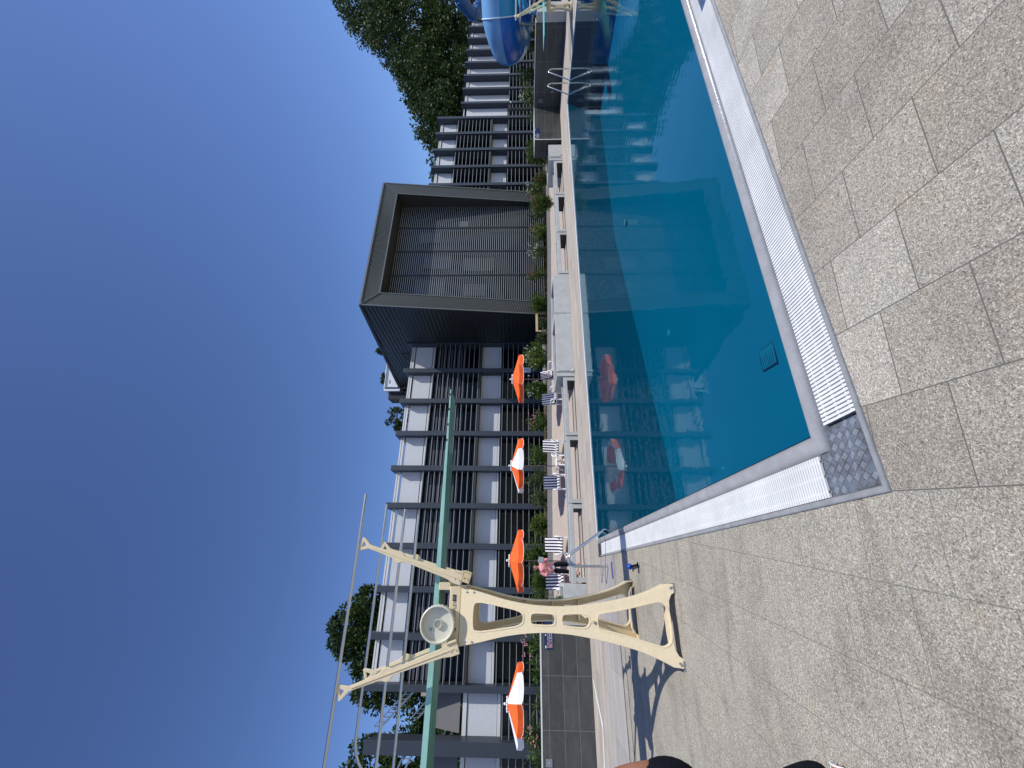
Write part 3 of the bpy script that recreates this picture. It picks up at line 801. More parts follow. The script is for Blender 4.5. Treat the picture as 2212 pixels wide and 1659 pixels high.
# tall screened block
bx = thing("screened_building", "tall dark ribbed block with a leaning frame round a screen of thin slats", "building", (0,0,0))
XL, XRt, XRb = 15.95, 27.12, 27.25
ZT, ZB = 12.56, .35
YT, YBo = 22.4, 23.62
def fp(x, z):                        # point on the leaning front plane
    t = (ZT - z)/(ZT-ZB); return Vector((x, YT+(YBo-YT)*t, z))
iL, iR, iZ = XL+.98, XRt-1.0, ZT-1.08
# frame boards, mitred
def slab4(name, P, thick, mat, rib=None):
    m_ = MB(); n = (P[1]-P[0]).cross(P[3]-P[0]).normalized()
    Q = [p + n*thick for p in P]; m_.hexa(P, Q); o = m_.build(name, mat, bx); return o
def ribs_between(name, a0, a1, b0, b1, n, mat, w=.045, d=.05):
    """raised ribs running from edge a to edge b"""
    m_ = MB(); nn = Vector((0,-1,0))
    for i in range(n):
        t = (i+.5)/n; m_.bar(a0.lerp(a1,t)+nn*.02, b0.lerp(b1,t)+nn*.02, w, d, (0,1,0))
    m_.build(name, mat, bx)
oTL, oTR, oBL, oBR = fp(XL,ZT), fp(XRt,ZT), fp(XL,ZB), fp(XRb,ZB)
nTL, nTR, nBL, nBR = fp(iL,iZ), fp(iR,iZ), fp(iL,ZB), fp(XRb-1.0,ZB)
slab4("frame_board", [oTL, oTR, nTR, nTL], .05, M['boxdark'])
slab4("frame_board", [oTL, nTL, nBL, oBL], .05, M['boxdark'])
slab4("frame_board", [oTR, oBR, nBR, nTR], .05, M['boxdark'])
rc = simple("olive_grey_rib", (.105,.108,.098), .45, .3, var=.08)
ribs_between("frame_ribs", oTL.lerp(nTL,0), oTR, nTL, nTR, 96, rc, .05)
ribs_between("frame_ribs", oTL, oBL, nTL, nBL, 106, rc, .05)
ribs_between("frame_ribs", oTR, oBR, nTR, nBR, 106, rc, .05)
m_ = MB(); m_.bar(oTL+Vector((-.03,-.05,.04)), oTR+Vector((.03,-.05,.04)), .10, .12); m_.bar(oTL+Vector((-.03,-.05,0)), oBL+Vector((-.03,-.05,0)), .07,.06,(0,1,0)); m_.bar(oTR+Vector((.03,-.05,0)), oBR+Vector((.03,-.05,0)), .07,.06,(0,1,0))
m_.bar(nTL+Vector((0,-.05,0)), nTR+Vector((0,-.05,0)), .06,.07)
m_.bar(nTL+Vector((0,-.05,0)), nBL+Vector((0,-.05,0)), .05,.05,(0,1,0)); m_.bar(nTR+Vector((0,-.05,0)), nBR+Vector((0,-.05,0)), .05,.05,(0,1,0)); m_.bar(oTL+Vector((0,-.08,0)), nTL+Vector((0,-.08,0)),.04,.04); m_.bar(oTR+Vector((0,-.08,0)), nTR+Vector((0,-.08,0)),.04,.04)
m_.build("edge_trim", simple("edge_trim_grey", (.16,.165,.155), .4, .4), bx)
YS = 23.78
# reveals
m_ = MB(); m_.quad(nTL, nTR, Vector((iR,YS+.3,iZ)), Vector((iL,YS+.3,iZ))); m_.quad(nTR, nBR, Vector((XRb-1.0,YS+.3,ZB)), Vector((iR,YS+.3,iZ))); m_.quad(nTL, Vector((iL,YS+.3,iZ)), Vector((iL,YS+.3,ZB)), nBL)
m_.build("reveal", ribbed("reveal_ribs", (.06,.062,.056), 3.0, 'z'), bx)
# side walls and roof (roof rises slightly to the back)
YR, ZR = 37.5, 13.75
m_ = MB(); m_.add([oTL, oBL, (XL,YR,ZB), (XL,YR,ZR)], [(0,3,2,1)])
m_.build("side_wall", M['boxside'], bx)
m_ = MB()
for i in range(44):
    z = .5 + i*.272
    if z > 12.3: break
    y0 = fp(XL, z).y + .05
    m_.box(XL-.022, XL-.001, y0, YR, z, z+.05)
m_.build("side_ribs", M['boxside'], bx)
m_ = MB(); m_.add([oTR, (XRt,YR,ZR), (XRt,YR,ZB), oBR], [(0,3,2,1)]); m_.build("side_wall", M['boxside'], bx)
m_ = MB(); m_.add([oTL, oTR, (XRt,YR,ZR), (XL,YR,ZR)], [(0,1,2,3)]); m_.build("roof", M['boxdark'], bx)
m_ = MB(); m_.add([(XL,YR,ZB),(XRt,YR,ZB),(XRt,YR,ZR),(XL,YR,ZR)], [(0,3,2,1)]); m_.build("rear_wall", M['boxdark'], bx)
m_ = MB(); m_.bar((XL-.04,YT,ZT+.02), (XL-.04,YR,ZR+.02), .10, .20); m_.build("roof_edge", M['boxdark'], bx)
m_ = MB(); m_.box(XL-.03, XL-.024, 29.0, 30.1, 11.05, 11.6); m_.build("vent_hatch", simple("hatch_dark", (.018,.02,.02), .6), bx)
# screen
m_ = MB(); m_.box(iL, iR+.15, YS+.32, YS+.36, ZB, iZ); m_.build("backing_glass", M['glass'], bx); m_ = MB(); m_.box(iL-.6, iR+.6, YS+.5, YS+.55, ZB, iZ)
m_.build("inner_wall", M['dark'], bx)
nb = 4; mull = [iL+.02, 19.45, 21.66, 23.95, iR+.1]
for i in range(nb):
    m_ = MB()
    for j in range(74):
        z = .45 + j*.1495
        m_.box(mull[i]+(.07 if i else .02), mull[i+1]-.07, YS, YS+.035, z, z+.040)
    m_.build("slat_screen", M['screenslat'], bx)
for x in mull[1:-1]:
    m_ = MB(); m_.box(x-.06, x+.06, YS-.04, YS+.12, ZB, iZ); m_.build("mullion", M['boxdark'], bx)
m_ = MB(); m_.box(24.15, 24.85, YS+.24, YS+.28, 6.15, 6.85); m_.build("lit_blind", M['sheet'], bx)
for i, (x, z, w, h) in enumerate([(18.6,8.6,1.4,2.1),(20.9,8.2,1.3,2.0),(23.2,9.0,1.0,1.6),(20.6,5.2,1.2,2.2),(18.3,5.4,1.0,1.6)]):
    m_ = MB(); m_.box(x-w/2, x+w/2, YS+.22, YS+.26, z-h/2, z+h/2); m_.build("blind_and_reflection", simple("grey_reflection_%d" % i, (.035,.038,.042), .5), bx)  # pale reflections in the glass, painted as flat patches behind the slats

# rooftop unit
ac = thing("rooftop_unit", "white ventilation unit with two round fan hoods on the roof edge", "air conditioner", (17.0, 36.4, 13.0), -.1); ac.scale = (1, 1, .55)
m_ = MB(); m_.box(-1.15,1.5,-.9,.9,1.0,3.62); m_.build("housing", M['acwhite'], ac, .03)
m_ = MB(); m_.box(-1.35,1.55,-1.0,.95,3.63,3.74); m_.box(-1.38,-1.2,-1.0,.95,1.0,3.63); m_.build("top_rim", M['acwhite'], ac)
for x in (-.65, .75):
    m_ = MB(); m_.lathe([(.60,0),(.60,.30),(.52,.38),(.001,.40)], (x,0,3.74), 20); m_.build("fan_hood", M['acwhite'], ac)
m_ = MB(); m_.box(-1.15,-.98,-.915,-.901,1.2,3.4); m_.build("side_stripe", M['navy'], ac)
m_ = MB(); m_.box(-2.1,-1.4,-.7,.7,-5.0,3.0); m_.build("open_duct", M['dark'], ac)
m_ = MB(); m_.ball((-.45,-.91,2.9), .2, 16, 8, (1.0,.04,.5)); m_.build("oval_badge", M['navy'], ac)
text("Carrier", .11, Matrix.Translation((-.45,-.925,2.9)) @ Matrix.Rotation(radians(90),4,'X'), M['signwhite'], ac, "badge_lettering")
m_ = MB()
for x in (-1.0, 1.2):
    for y in (-.7,.7): m_.box(x-.06,x+.06,y-.06,y+.06,0,1.0)
m_.build("support_legs", M['steel2'], ac)
# small notice on a fin
t = thing("notice_plate", "small pale notice fixed to a dark fin beside the orange parasol", "notice", (gx_(4)+.17, YF-.012, 1.62))
m_ = MB(); m_.box(-.20,.20,-.01,.01,-.24,.24); m_.build("board", M['signwhite'], t)
m_ = MB(); m_.bar((-.09,-.013,-.12),(.08,-.013,.12),.05,.004,(0,1,0)); m_.build("pictogram", M['navy'], t)
# timber rack by the block
t = thing("timber_rack", "pale timber frame standing at the foot of the tall dark block", "rack", (15.2, 23.4, .2))
m_ = MB(); m_.box(-.75,.62,-.04,.04,.75,.90); m_.box(.62,.72,-.04,.04,0,.90); m_.box(-.75,-.66,-.04,.04,0,.74); m_.build("frame", M['wood'], t)
# dark grass-edge wall left of block: low wall at the foot
t = thing("low_wall", "short grey wall at the foot of the tall dark block", "wall", (0,0,0))
m_ = MB(); m_.box(10.5, 16.2, 24.6, 24.8, 0, .62); m_.build("wall", M['concrete'], t)

# ================================================================== DIVING STAND
ST = thing("diving_stand", "cream metal diving stand with steel handrails and mint green springboard over the pool corner", "diving board", (0,0,0))
YC = 7.02
half = [(2.78,.36),(2.5,.30),(2.15,.215),(1.82,.165),(1.52,.15),(1.22,.165),(.87,.215),(.53,.285),(.30,.36),(.12,.44)]
cx0 = -.53
def fx(z): return -.545 + .0*z
right = catmull([(w, z) for z, w in half], 4, False)
foot = [(.45,.0),(.36,.0),(.33,.05),(.26,.085),(.1,.095)]
outline = [(x, z) for x, z in right] + foot
outline = outline + [(-x, z) for x, z in reversed(outline)]
def rnd(pts, n=4): return catmull(pts, n, True)
hole1 = rnd([(.13,2.59),(.17,2.52),(.16,2.40),(.12,2.15),(.085,1.98),(.04,1.915),(-.04,1.915),(-.085,1.98),(-.12,2.15),(-.16,2.40),(-.17,2.52),(-.13,2.59)])
slot1 = rnd([(.03,1.80),(.062,1.76),(.062,1.54),(.03,1.495),(-.03,1.495),(-.062,1.54),(-.062,1.76),(-.03,1.80)])
slot2 = rnd([(.03,1.39),(.064,1.35),(.072,1.12),(.03,1.06),(-.03,1.06),(-.072,1.12),(-.064,1.35),(-.03,1.39)])
hole2 = rnd([(.05,.945),(.085,.90),(.12,.72),(.17,.50),(.225,.28),(.235,.19),(.19,.125),(.1,.105),(-.1,.105),(-.19,.125),(-.235,.19),(-.225,.28),(-.17,.50),(-.12,.72),(-.085,.90),(-.05,.945)])
def ring_wall(mb, pts, t, d0, d1, outward=1):
    """flange following a closed outline: thickness t, from depth d0 to d1 (local z)"""
    k = len(pts); inn = []
    for i in range(k):
        a = Vector((*pts[i-1],0)); b = Vector((*pts[(i+1) % k],0)); d = (b-a).normalized(); n = Vector((d.y,-d.x,0))
        inn.append((pts[i][0]+n.x*t*outward, pts[i][1]+n.y*t*outward))
    vs = [(x,y,d0) for x,y in pts]+[(x,y,d1) for x,y in pts]+[(x,y,d1) for x,y in inn]+[(x,y,d0) for x,y in inn]; fs = []
    for i in range(k):
        j = (i+1) % k
        fs += [(i,j,k+j,k+i),(k+i,k+j,2*k+j,2*k+i),(2*k+i,2*k+j,3*k+j,3*k+i),(3*k+i,3*k+j,j,i)]
    mb.add(vs, fs)
def xf(mb, mtx):
    mb.v = [tuple(mtx @ Vector(v)) for v in mb.v]; return mb
area = lambda P: sum(P[i-1][0]*P[i][1]-P[i][0]*P[i-1][1] for i in range(len(P)))
def side_frame(parent, y0, lean, cx, inner, scale=1.0, hmax=1.0, name="side_frame"):
    # plane: X along x, height axis (0,lean,1), normal roughly y
    mt = Matrix(((scale,0,0,cx),(0,lean*scale,scale*inner,y0),(0,scale,0,0.0),(0,0,0,1)))
    o = plate(name, outline, [hole1,slot1,slot2,hole2], .012, mt, M['cream'], parent, .004)
    mb = MB()
    s = 1 if area(outline) < 0 else -1
    ring_wall(mb, outline, .018, .0, .155, s)
    for h in (hole1, slot1, slot2, hole2):
        s = 1 if area(h) > 0 else -1
        ring_wall(mb, h, .014, -.022, .05, s)
    xf(mb, mt); mb.build("flange", M['cream'], o)
    for zz_ in (1.43, 1.86, .99):
        mb = MB(); w = .14
        mb.box(-w, w, zz_-.008, zz_+.008, .012, .12)
        xf(mb, mt); mb.build("rib", M['cream'], o)
    for (bx_, bz_) in ((-.30,2.70),(.30,2.70),(-.30,2.60),(.30,2.60),(-.40,.05),(.40,.05)):
        mb = MB(); mb.lathe([(.001,.0),(.013,.0),(.013,.01)], (bx_, bz_, -.026), 8)
        xf(mb, mt); mb.build("bolt", M['steel2'], o)
    return o
side_frame(ST, 5.90, .252, -.54, 1)
side_frame(ST, 8.16, -.252, -.53, -1)
# feet pads
for (x, y) in [(-.96,5.90),(-.13,5.90),(-.96,8.16),(-.11,8.16)]:
    m_ = MB(); m_.box(x-.05,x+.05,y-.05,y+.07,.0,.018); m_.tube([(x,y,.018),(x,y,.045)], .014, 8); m_.build("foot_plate", M['steel2'], ST)
# tie rods
m_ = MB(); m_.tube([(-.54,6.1,1.02),(-.54,7.95,1.02)], .02, 8); m_.build("tie_rod", M['cream'], ST)
# top box
m_ = MB(); m_.box(-.89,-.17,6.60,7.44,2.79,2.95); m_.build("top_box", M['cream'], ST, .012)
m_ = MB(); m_.box(-.90,-.165,6.585,6.60,2.755,2.785); m_.box(-.90,-.165,7.44,7.46,2.755,2.785); m_.build("lower_edge", M['cream'], ST, .004)
for bb in ((-.80,-.70,6.62,7.42,2.951,3.05), (-.22,-.12,6.64,7.40,2.951,3.12)):
    m_ = MB(); m_.box(*bb); m_.build("fulcrum_rail", M['cream'], ST, .008)
m_ = MB(); m_.tube([(-.62,6.64,3.075),(-.62,7.42,3.075)], .05, 14); m_.build("fulcrum_roller", M['dark'], ST)
R = Matrix.Rotation(radians(90), 4, 'X')
text("DURAFLEX", .062, Matrix.Translation((-.50, 6.597, 2.868)) @ R, simple("lettering_grey", (.16,.17,.17), .6), ST, "lettering")
m_ = MB(); m_.tube([(-.705+cos(a)*.022, 6.596, 2.868+sin(a)*.034) for a in [2*pi*i/18 for i in range(18)]], .005, 5, closed=True); m_.build("emblem", M['dark'], ST)
m_ = MB(); m_.box(-.355,-.275,6.592,6.599,2.858,2.902); b_ = m_.build("label_plate", M['dark'], ST)
text("P 3.1", .022, Matrix.Translation((-.315, 6.591, 2.88)) @ R, M['signwhite'], b_, "lettering")
# big scalloped adjusting wheel
whl = MB(); prof = [(.17,-.02),(.225,-.02),(.238,.0),(.232,.03),(.205,.03),(.195,.005),(.185,-.055),(.06,-.06),(.055,-.02),(.05,-.02),(.046,-.06),(.001,-.062)]
Rw = Matrix.Rotation(radians(90), 3, 'X') @ Matrix.Rotation(radians(-4), 3, 'Y')
whl.smooth = False; whl.lathe([(.001,-.10),(.17,-.10),(.19,-.095),(.232,-.07)] + [(.236,-.03),(.236,.02),(.222,.03),(.212,.025),(.205,-.045),(.062,-.05),(.058,-.012),(.050,-.012),(.046,-.05),(.001,-.05)], (-.635,6.50,3.075), 48, Rw)
wo = whl.build("adjusting_wheel", M['cream2'], ST)
sc = MB()
for i in range(30):
    a = 2*pi*i/30; sc.ball((-.635+cos(a)*.234, 6.525, 3.075+sin(a)*.234), .013, 6, 4, (1,2.2,1))
sc.build("grip_rim", M['cream2'], wo)
m_ = MB(); m_.ball((-.70,6.548,3.17), .02, 8, 5); m_.build("finger_hole", M['steel2'], wo)

# rail arms
def arm(parent, y, base, top, neck_w, mid, side, dark=False):
    b = Vector((base[0], 0, base[1])); t_ = Vector((top[0], 0, top[1])); d = (t_-b); L = d.length; d.normalize()
    n = Vector((-d.z, 0, d.x))
    # outline in (along, across)
    P = [(0,-.095),(.10,-.095),(.22,-.05),(L*.45,-.034),(mid-.08,-.032),(mid-.02,-.075),(mid+.03,-.075),(mid+.09,-.036),(L*.82,-.026),(L-.14,-.026),(L-.03,-.085),(L,-.085),
         (L,.085),(L-.03,.085),(L-.14,.026),(L*.82,.026),(mid+.09,.036),(mid+.03,.075),(mid-.02,.075),(mid-.08,.032),(L*.45,.034),(.22,.05),(.10,.075),(0,.075)]
    tri = [(L-.10,-.0),(L-.03,-.05),(L-.025,.0),(L-.03,.05)]
    mt = Matrix(((d.x,n.x,0,b.x),(0,0,1,y),(d.z,n.z,0,b.z),(0,0,0,1)))
    o = plate("rail_arm", P, [tri], .016, mt, M['cream'], parent, .005)
    mb = MB(); mb.box(.05, L-.18, -.006, .006, -.030, .030); mb.box(.0,.14,-.09,-.075,-.045,.09*side if side>0 else .05)
    for aa in (.035, .10):
        mb.tube([(aa,.02,-.03),(aa,.02,.03)], .012, 8)
    xf(mb, mt); mb.build("stiffener", M['cream'], o)
    return o
arm(ST, 6.52, (-.08,2.78), (.385,4.30), .05, .97, -1)
arm(ST, 6.52, (-.90,2.78), (-1.43,4.31), .05, .97, -1)
arm(ST, 7.53, (-.08,2.78), (.385,4.30), .05, .97, 1)
arm(ST, 7.53, (-.90,2.78), (-1.43,4.31), .05, .97, 1)
for (y, z, x1, x0, lab) in [(6.50,4.335,1.10,-5.2,"A"),(6.585,3.72,.89,-5.2,"C"),(7.46,3.72,.91,-5.2,"D")]:
    m_ = MB(); m_.tube([(x1,y,z),(x0,y,z)], .021, 12); m_.build("handrail", M['steel'], ST)
m_ = MB()
pts = [(1.10,7.56,4.33),(-2.2,7.56,4.33)] + [(-2.2-.48*sin(a), 7.56, 4.33-.48*(1-cos(a))) for a in [pi/2*i/8 for i in range(1,9)]] + [(-2.68,7.56,3.5),(-2.68,7.55,3.1)]
m_.tube(pts, .021, 12); m_.build("handrail", M['steel'], ST)
# springboard
bd = MB(); y0, y1 = 6.80, 7.26
def zt(x): return 3.215
xs_ = [3.0, 2.6, 1.0, -.6, -5.4]; th = [.018, .03, .06, .085, .075]
vs = []; 
for x, t_ in zip(xs_, th): vs += [(x,y0,3.215),(x,y1,3.215),(x,y1,3.215-t_),(x,y0,3.215-t_)]
fs = [(0,1,2,3),(16,19,18,17)]
for i in range(4):
    a = i*4; b = a+4
    for j in range(4): fs.append((a+j, b+j, b+(j+1) % 4, a+(j+1) % 4))
bd.add(vs, fs); bo = bd.build("springboard", M['mint'], ST, .006)
m_ = MB()
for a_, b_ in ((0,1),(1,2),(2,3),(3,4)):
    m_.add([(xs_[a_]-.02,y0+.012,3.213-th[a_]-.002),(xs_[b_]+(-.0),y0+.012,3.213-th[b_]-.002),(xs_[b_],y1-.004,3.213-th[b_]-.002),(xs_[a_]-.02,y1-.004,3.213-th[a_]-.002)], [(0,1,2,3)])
m_.build("underside", M['mintshade'], bo)  # shaded underside, its shade put into the colour
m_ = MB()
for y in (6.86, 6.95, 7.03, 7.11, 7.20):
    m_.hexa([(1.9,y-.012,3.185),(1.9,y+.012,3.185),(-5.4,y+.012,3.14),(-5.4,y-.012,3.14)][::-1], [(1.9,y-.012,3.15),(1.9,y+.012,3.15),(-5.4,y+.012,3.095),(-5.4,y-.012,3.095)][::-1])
m_.build("underside_rib", M['mintshade'], bo)
m_ = MB()
for i in range(4):
    x = 2.9-.28*i; m_.box(x-.02,x+.02,6.797,6.7985,3.195,3.217)
for i in range(16):
    for j in range(6):
        x = 2.85-.085*i; y = 6.88+.06*j
        m_.lathe([(.001,0),(.012,0)], (x,y,3.190 if x>2.6 else 3.17), 6)
m_.build("perforation", M['dark'], bo)

# blue brush lying on the deck
t = thing("pool_brush", "small blue nozzle with a dark handle lying in the shadow on the deck", "brush", (.14, 7.93, .01), 0)
m_ = MB(); m_.ball((0,.0,.05), .05, 12, 8, (1.0,1.3,1)); m_.build("blue_head", M['blueplastic'], t)
m_ = MB(); m_.tube([(0,-.05,.05),(.02,-.45,.03)], .018, 8); m_.tube([(.02,-.45,.03),(.06,-.46,.02),(-.10,-.42,.01)], .01, 6); m_.build("handle", M['black'], t)
t = thing("floor_tile_marker", "small blue violet mat on the deck at the foot of the steel ladder", "mat", (.10, 9.80, .005), .1)
m_ = MB(); m_.box(-.16,.16,-.07,.07,0,.008); m_.build("mat", M['purple'], t)

# ladders
def ladder(loc, rz, label, gap=.5, w=.52, steep=1.0):
    t = thing("pool_ladder", label, "ladder", loc, rz)
    for y in (-gap/2, gap/2):
        m_ = MB()
        P = [(-.72,y,0),(-.72,y,.66)] + [(-.72+.17*(1-cos(a)), y, .66+.20*sin(a)) for a in [pi*.62*i/8 for i in range(1,9)]]
        P += [(-.05,y,.18),(.05,y,.05),(.08,y,-.1),(.08,y,-1.1)]
        m_.tube(P, .025, 12); m_.build("handrail", M['steel'], t)
        m_ = MB(); m_.lathe([(.045,.0),(.045,.012),(.022,.02)], (-.72,y,0), 14); m_.build("floor_flange", M['steel'], t)
    for z in (-.25,-.55,-.85):
        m_ = MB(); m_.box(.04,.12,-gap/2,gap/2,z,z+.03); m_.build("tread", M['steel'], t)
    return t
ladder((.90, 10.55, 0), 0, "chrome pool ladder at the far left corner of the pool", gap=.62)
ladder((18.50, 10.67, 0), pi, "chrome pool ladder on the right edge of the pool below the dark tiled wall", gap=.56)

# the second, low springboard at the far right
S2 = thing("diving_stand", "low cream diving stand with turquoise board at the far right end of the pool", "diving board", (0,0,0))
def frame2(y, cx):
    mt = Matrix(((.8,0,0,cx),(0,0,1,y),(0,.33,0,0.0),(0,0,0,1)))
    plate("side_frame", outline, [hole1,hole2], .03, mt, M['cream'], S2, .004)
frame2(8.3, 20.35); frame2(8.86, 20.5)
m_ = MB(); m_.box(20.0,20.7,8.32,8.84,.86,.99); m_.build("top_box", M['cream'], S2, .01)
m_ = MB(); m_.lathe([(.001,-.05),(.16,-.05),(.18,.02),(.15,-.01),(.001,-.01)], (20.1,8.27,1.0), 24, Rw); m_.build("adjusting_wheel", M['cream2'], S2)
bd = MB(); bd.hexa([(17.5,8.38,1.155),(23.5,8.38,1.03),(23.5,8.86,1.03),(17.5,8.86,1.155)], [(17.5,8.38,1.175),(23.5,8.38,1.10),(23.5,8.86,1.10),(17.5,8.86,1.175)]); bd.build("springboard", M['mintbright'], S2)
for y, sx in ((8.36, 0), (8.88, 1.15)):
    arm(S2, y, (20.1+sx*.6,.98), (18.75+sx,2.18), .05, .72, 1)
    for z in (2.2, 1.66):
        m_ = MB(); m_.tube([((18.55 if z>2 else 19.0)+sx,y,z),(24,y,z)], .021, 8); m_.build("handrail", M['steel'], S2)
# white planter & basin at the far right
block(23.3, 26.0, .95, "white rendered planter past the end of the right dark wall", 11.0, 12.6)
# unseen block added out of view on the right to shade the grating
t = thing("shadow_caster", "unseen block added on the near deck to cast a shadow on the grating", "shadow caster", (6.02, 2.0, 0))
m_ = MB(); m_.box(-.24,.24,-.30,.12,.62,.68); m_.build("top_board", M['white'], t, .01)
m_ = MB(); m_.box(-.09,.09,-.22,.0,.0,.62); m_.build("pedestal", M['cream'], t, .01)

# ================================================================== SLIDES
e1 = Vector((.42,-.907,0)); e2 = Vector((.907,.42,0)); O1 = Vector((26.54,14.24,0))
sl = thing("tube_slide", "large two-tone blue tube slide with a rounded bend above the right tiled wall", "water slide", (0,0,0))
def path_big():
    P = []
    for i in range(9): P.append(O1 + e1*(9-i*.85) + Vector((0,0,3.16+ (8-i)*.012)))
    c = O1 + e1*2.2 + e2*2.1
    for i in range(1, 16):
        a = pi*i/16; P.append(c - e1*1.25*sin(a) - e2*2.1*cos(a) + Vector((0,0,3.16-.9*i/16)))
    for i in range(9): P.append(O1 + e1*(2.2+i*.85) + e2*4.2 + Vector((0,0,2.26-.05*i)))
    return P
PB = path_big()
def tube_open(mb, pts, lo_, hi_, rad, n=26, a0=0, a1=2*pi):
    ref = Vector((0,0,1)); rings = []
    k = len(pts)
    for i, p in enumerate(pts):
        if i < lo_ or i > hi_: continue
        d = (pts[min(i+1,k-1)] - pts[max(i-1,0)]).normalized(); r = d.cross(ref).normalized(); u = r.cross(d).normalized()
        rings.append([p + r*cos(a0+(a1-a0)*j/n)*rad + u*sin(a0+(a1-a0)*j/n)*rad for j in range(n+1)])
    vs = [v for R_ in rings for v in R_]; fs = []
    for i in range(len(rings)-1):
        for j in range(n): fs.append((i*(n+1)+j, i*(n+1)+j+1, (i+1)*(n+1)+j+1, (i+1)*(n+1)+j))
    mb.smooth = True; mb.add(vs, fs)
segs = [(0,4),(4,8),(8,14),(14,20),(20,26),(26,32)]
for q, (a, b) in enumerate(segs):
    b = min(b, len(PB)-1)
    m_ = MB(); tube_open(m_, PB, a, b, .98, 16, 0, pi); m_.build("upper_shell", M['slidelight'], sl)
    m_ = MB(); tube_open(m_, PB, a, b, .975, 16, pi, 2*pi); m_.build("lower_shell", M['slideblue'] if q % 2 == 0 else M['slidecyan'], sl)
for i in (4, 8, 14, 20, 26):
    d = (PB[i+1]-PB[i-1]).normalized(); r = d.cross(Vector((0,0,1))).normalized(); u = r.cross(d)
    m_ = MB(); m_.tube([PB[i] + r*cos(a)*1.0 + u*sin(a)*1.0 for a in [2*pi*j/28 for j in range(28)]], .035, 6, closed=True)
    m_.build("joint_flange", M['slidepale'] if i < 10 else M['slidecyan'], sl)
m_ = MB()
q0 = O1 + e1*1.0 + e2*1.2; q1 = O1 + e1*9 + e2*1.2
m_.tube([q0+Vector((0,0,2.05)), q1+Vector((0,0,2.05))], .07, 8)
for s_ in (1.9, 3.6, 6.4):
    p = O1 + e1*s_ + e2*1.2; m_.tube([p+Vector((0,0,2.05)), p+Vector((0,0,-.0))], .08, 10)
p = O1 + e1*1.2 + e2*2.6; m_.tube([p+Vector((0,0,1.5)), p], .07, 8)
m_.build("support_post", M['steel2'], sl)

s2 = thing("tube_slide", "narrow dark blue tube slide making a hairpin bend in front of the trees", "water slide", (0,0,0))
O2 = Vector((39.0, 20.6, 0)) + e1*3.0      # about thirty metres away
P2 = [O2 + e1*a + e2*b + Vector((0,0,z)) for a, b, z in catmull([(4.5,-.2,7.9),(2.6,0,7.5),(1.3,.2,7.0),(.45,.6,6.35),(.15,1.4,5.85),(.7,2.2,5.5),(1.6,2.6,5.2),(3.0,2.7,4.9),(4.5,2.7,4.6)], 4, False)]
m_ = MB(); m_.tube(P2, .46, 18, caps=False); m_.build("tube", M['slidedeep'], s2)
for i in range(4, len(P2)-1, 5):
    d = (P2[i+1]-P2[i-1]).normalized(); r = d.cross(Vector((0,0,1))).normalized(); u = r.cross(d)
    m_ = MB(); m_.tube([P2[i] + r*cos(a)*.48 + u*sin(a)*.48 for a in [2*pi*j/20 for j in range(20)]], .025, 5, closed=True)
    m_.build("joint_flange", M['slideblue'], s2)
m_ = MB(); p = O2+e1*2.0+e2*2.6
m_.tube([p+Vector((0,0,4.7)), p], .12, 10); m_.bar(O2+e1*.4+e2*1.2+Vector((0,0,4.95)), O2+e1*4+e2*1.2+Vector((0,0,5.3)), .07,.07)
m_.build("support_post", M['steel2'], s2)

s3 = thing("tube_slide", "open round mouth of a blue tube slide above the far right deck", "water slide", (0,0,0))
c3 = Vector((27.3, 11.35, 1.15)); dd = Vector((-.90,-.42,-.08)).normalized()
P3 = [c3 - dd*t_ + Vector((0,0,.06*t_)) for t_ in (0,.7,1.5,2.4,3.4)]
m_ = MB(); m_.tube(P3, .60, 22, caps=False); m_.build("tube", M['slidecyan'], s3)
r = dd.cross(Vector((0,0,1))).normalized(); u = r.cross(dd)
m_ = MB(); m_.tube([c3 + r*cos(a)*.66 + u*sin(a)*.66 for a in [2*pi*j/28 for j in range(28)]], .075, 8, closed=True); m_.build("mouth_ring", M['slidecyan'], s3)
m_ = MB(); m_.box(27.9,28.3,11.4,11.8,0,.6); m_.build("support_post", M['steel2'], s3)

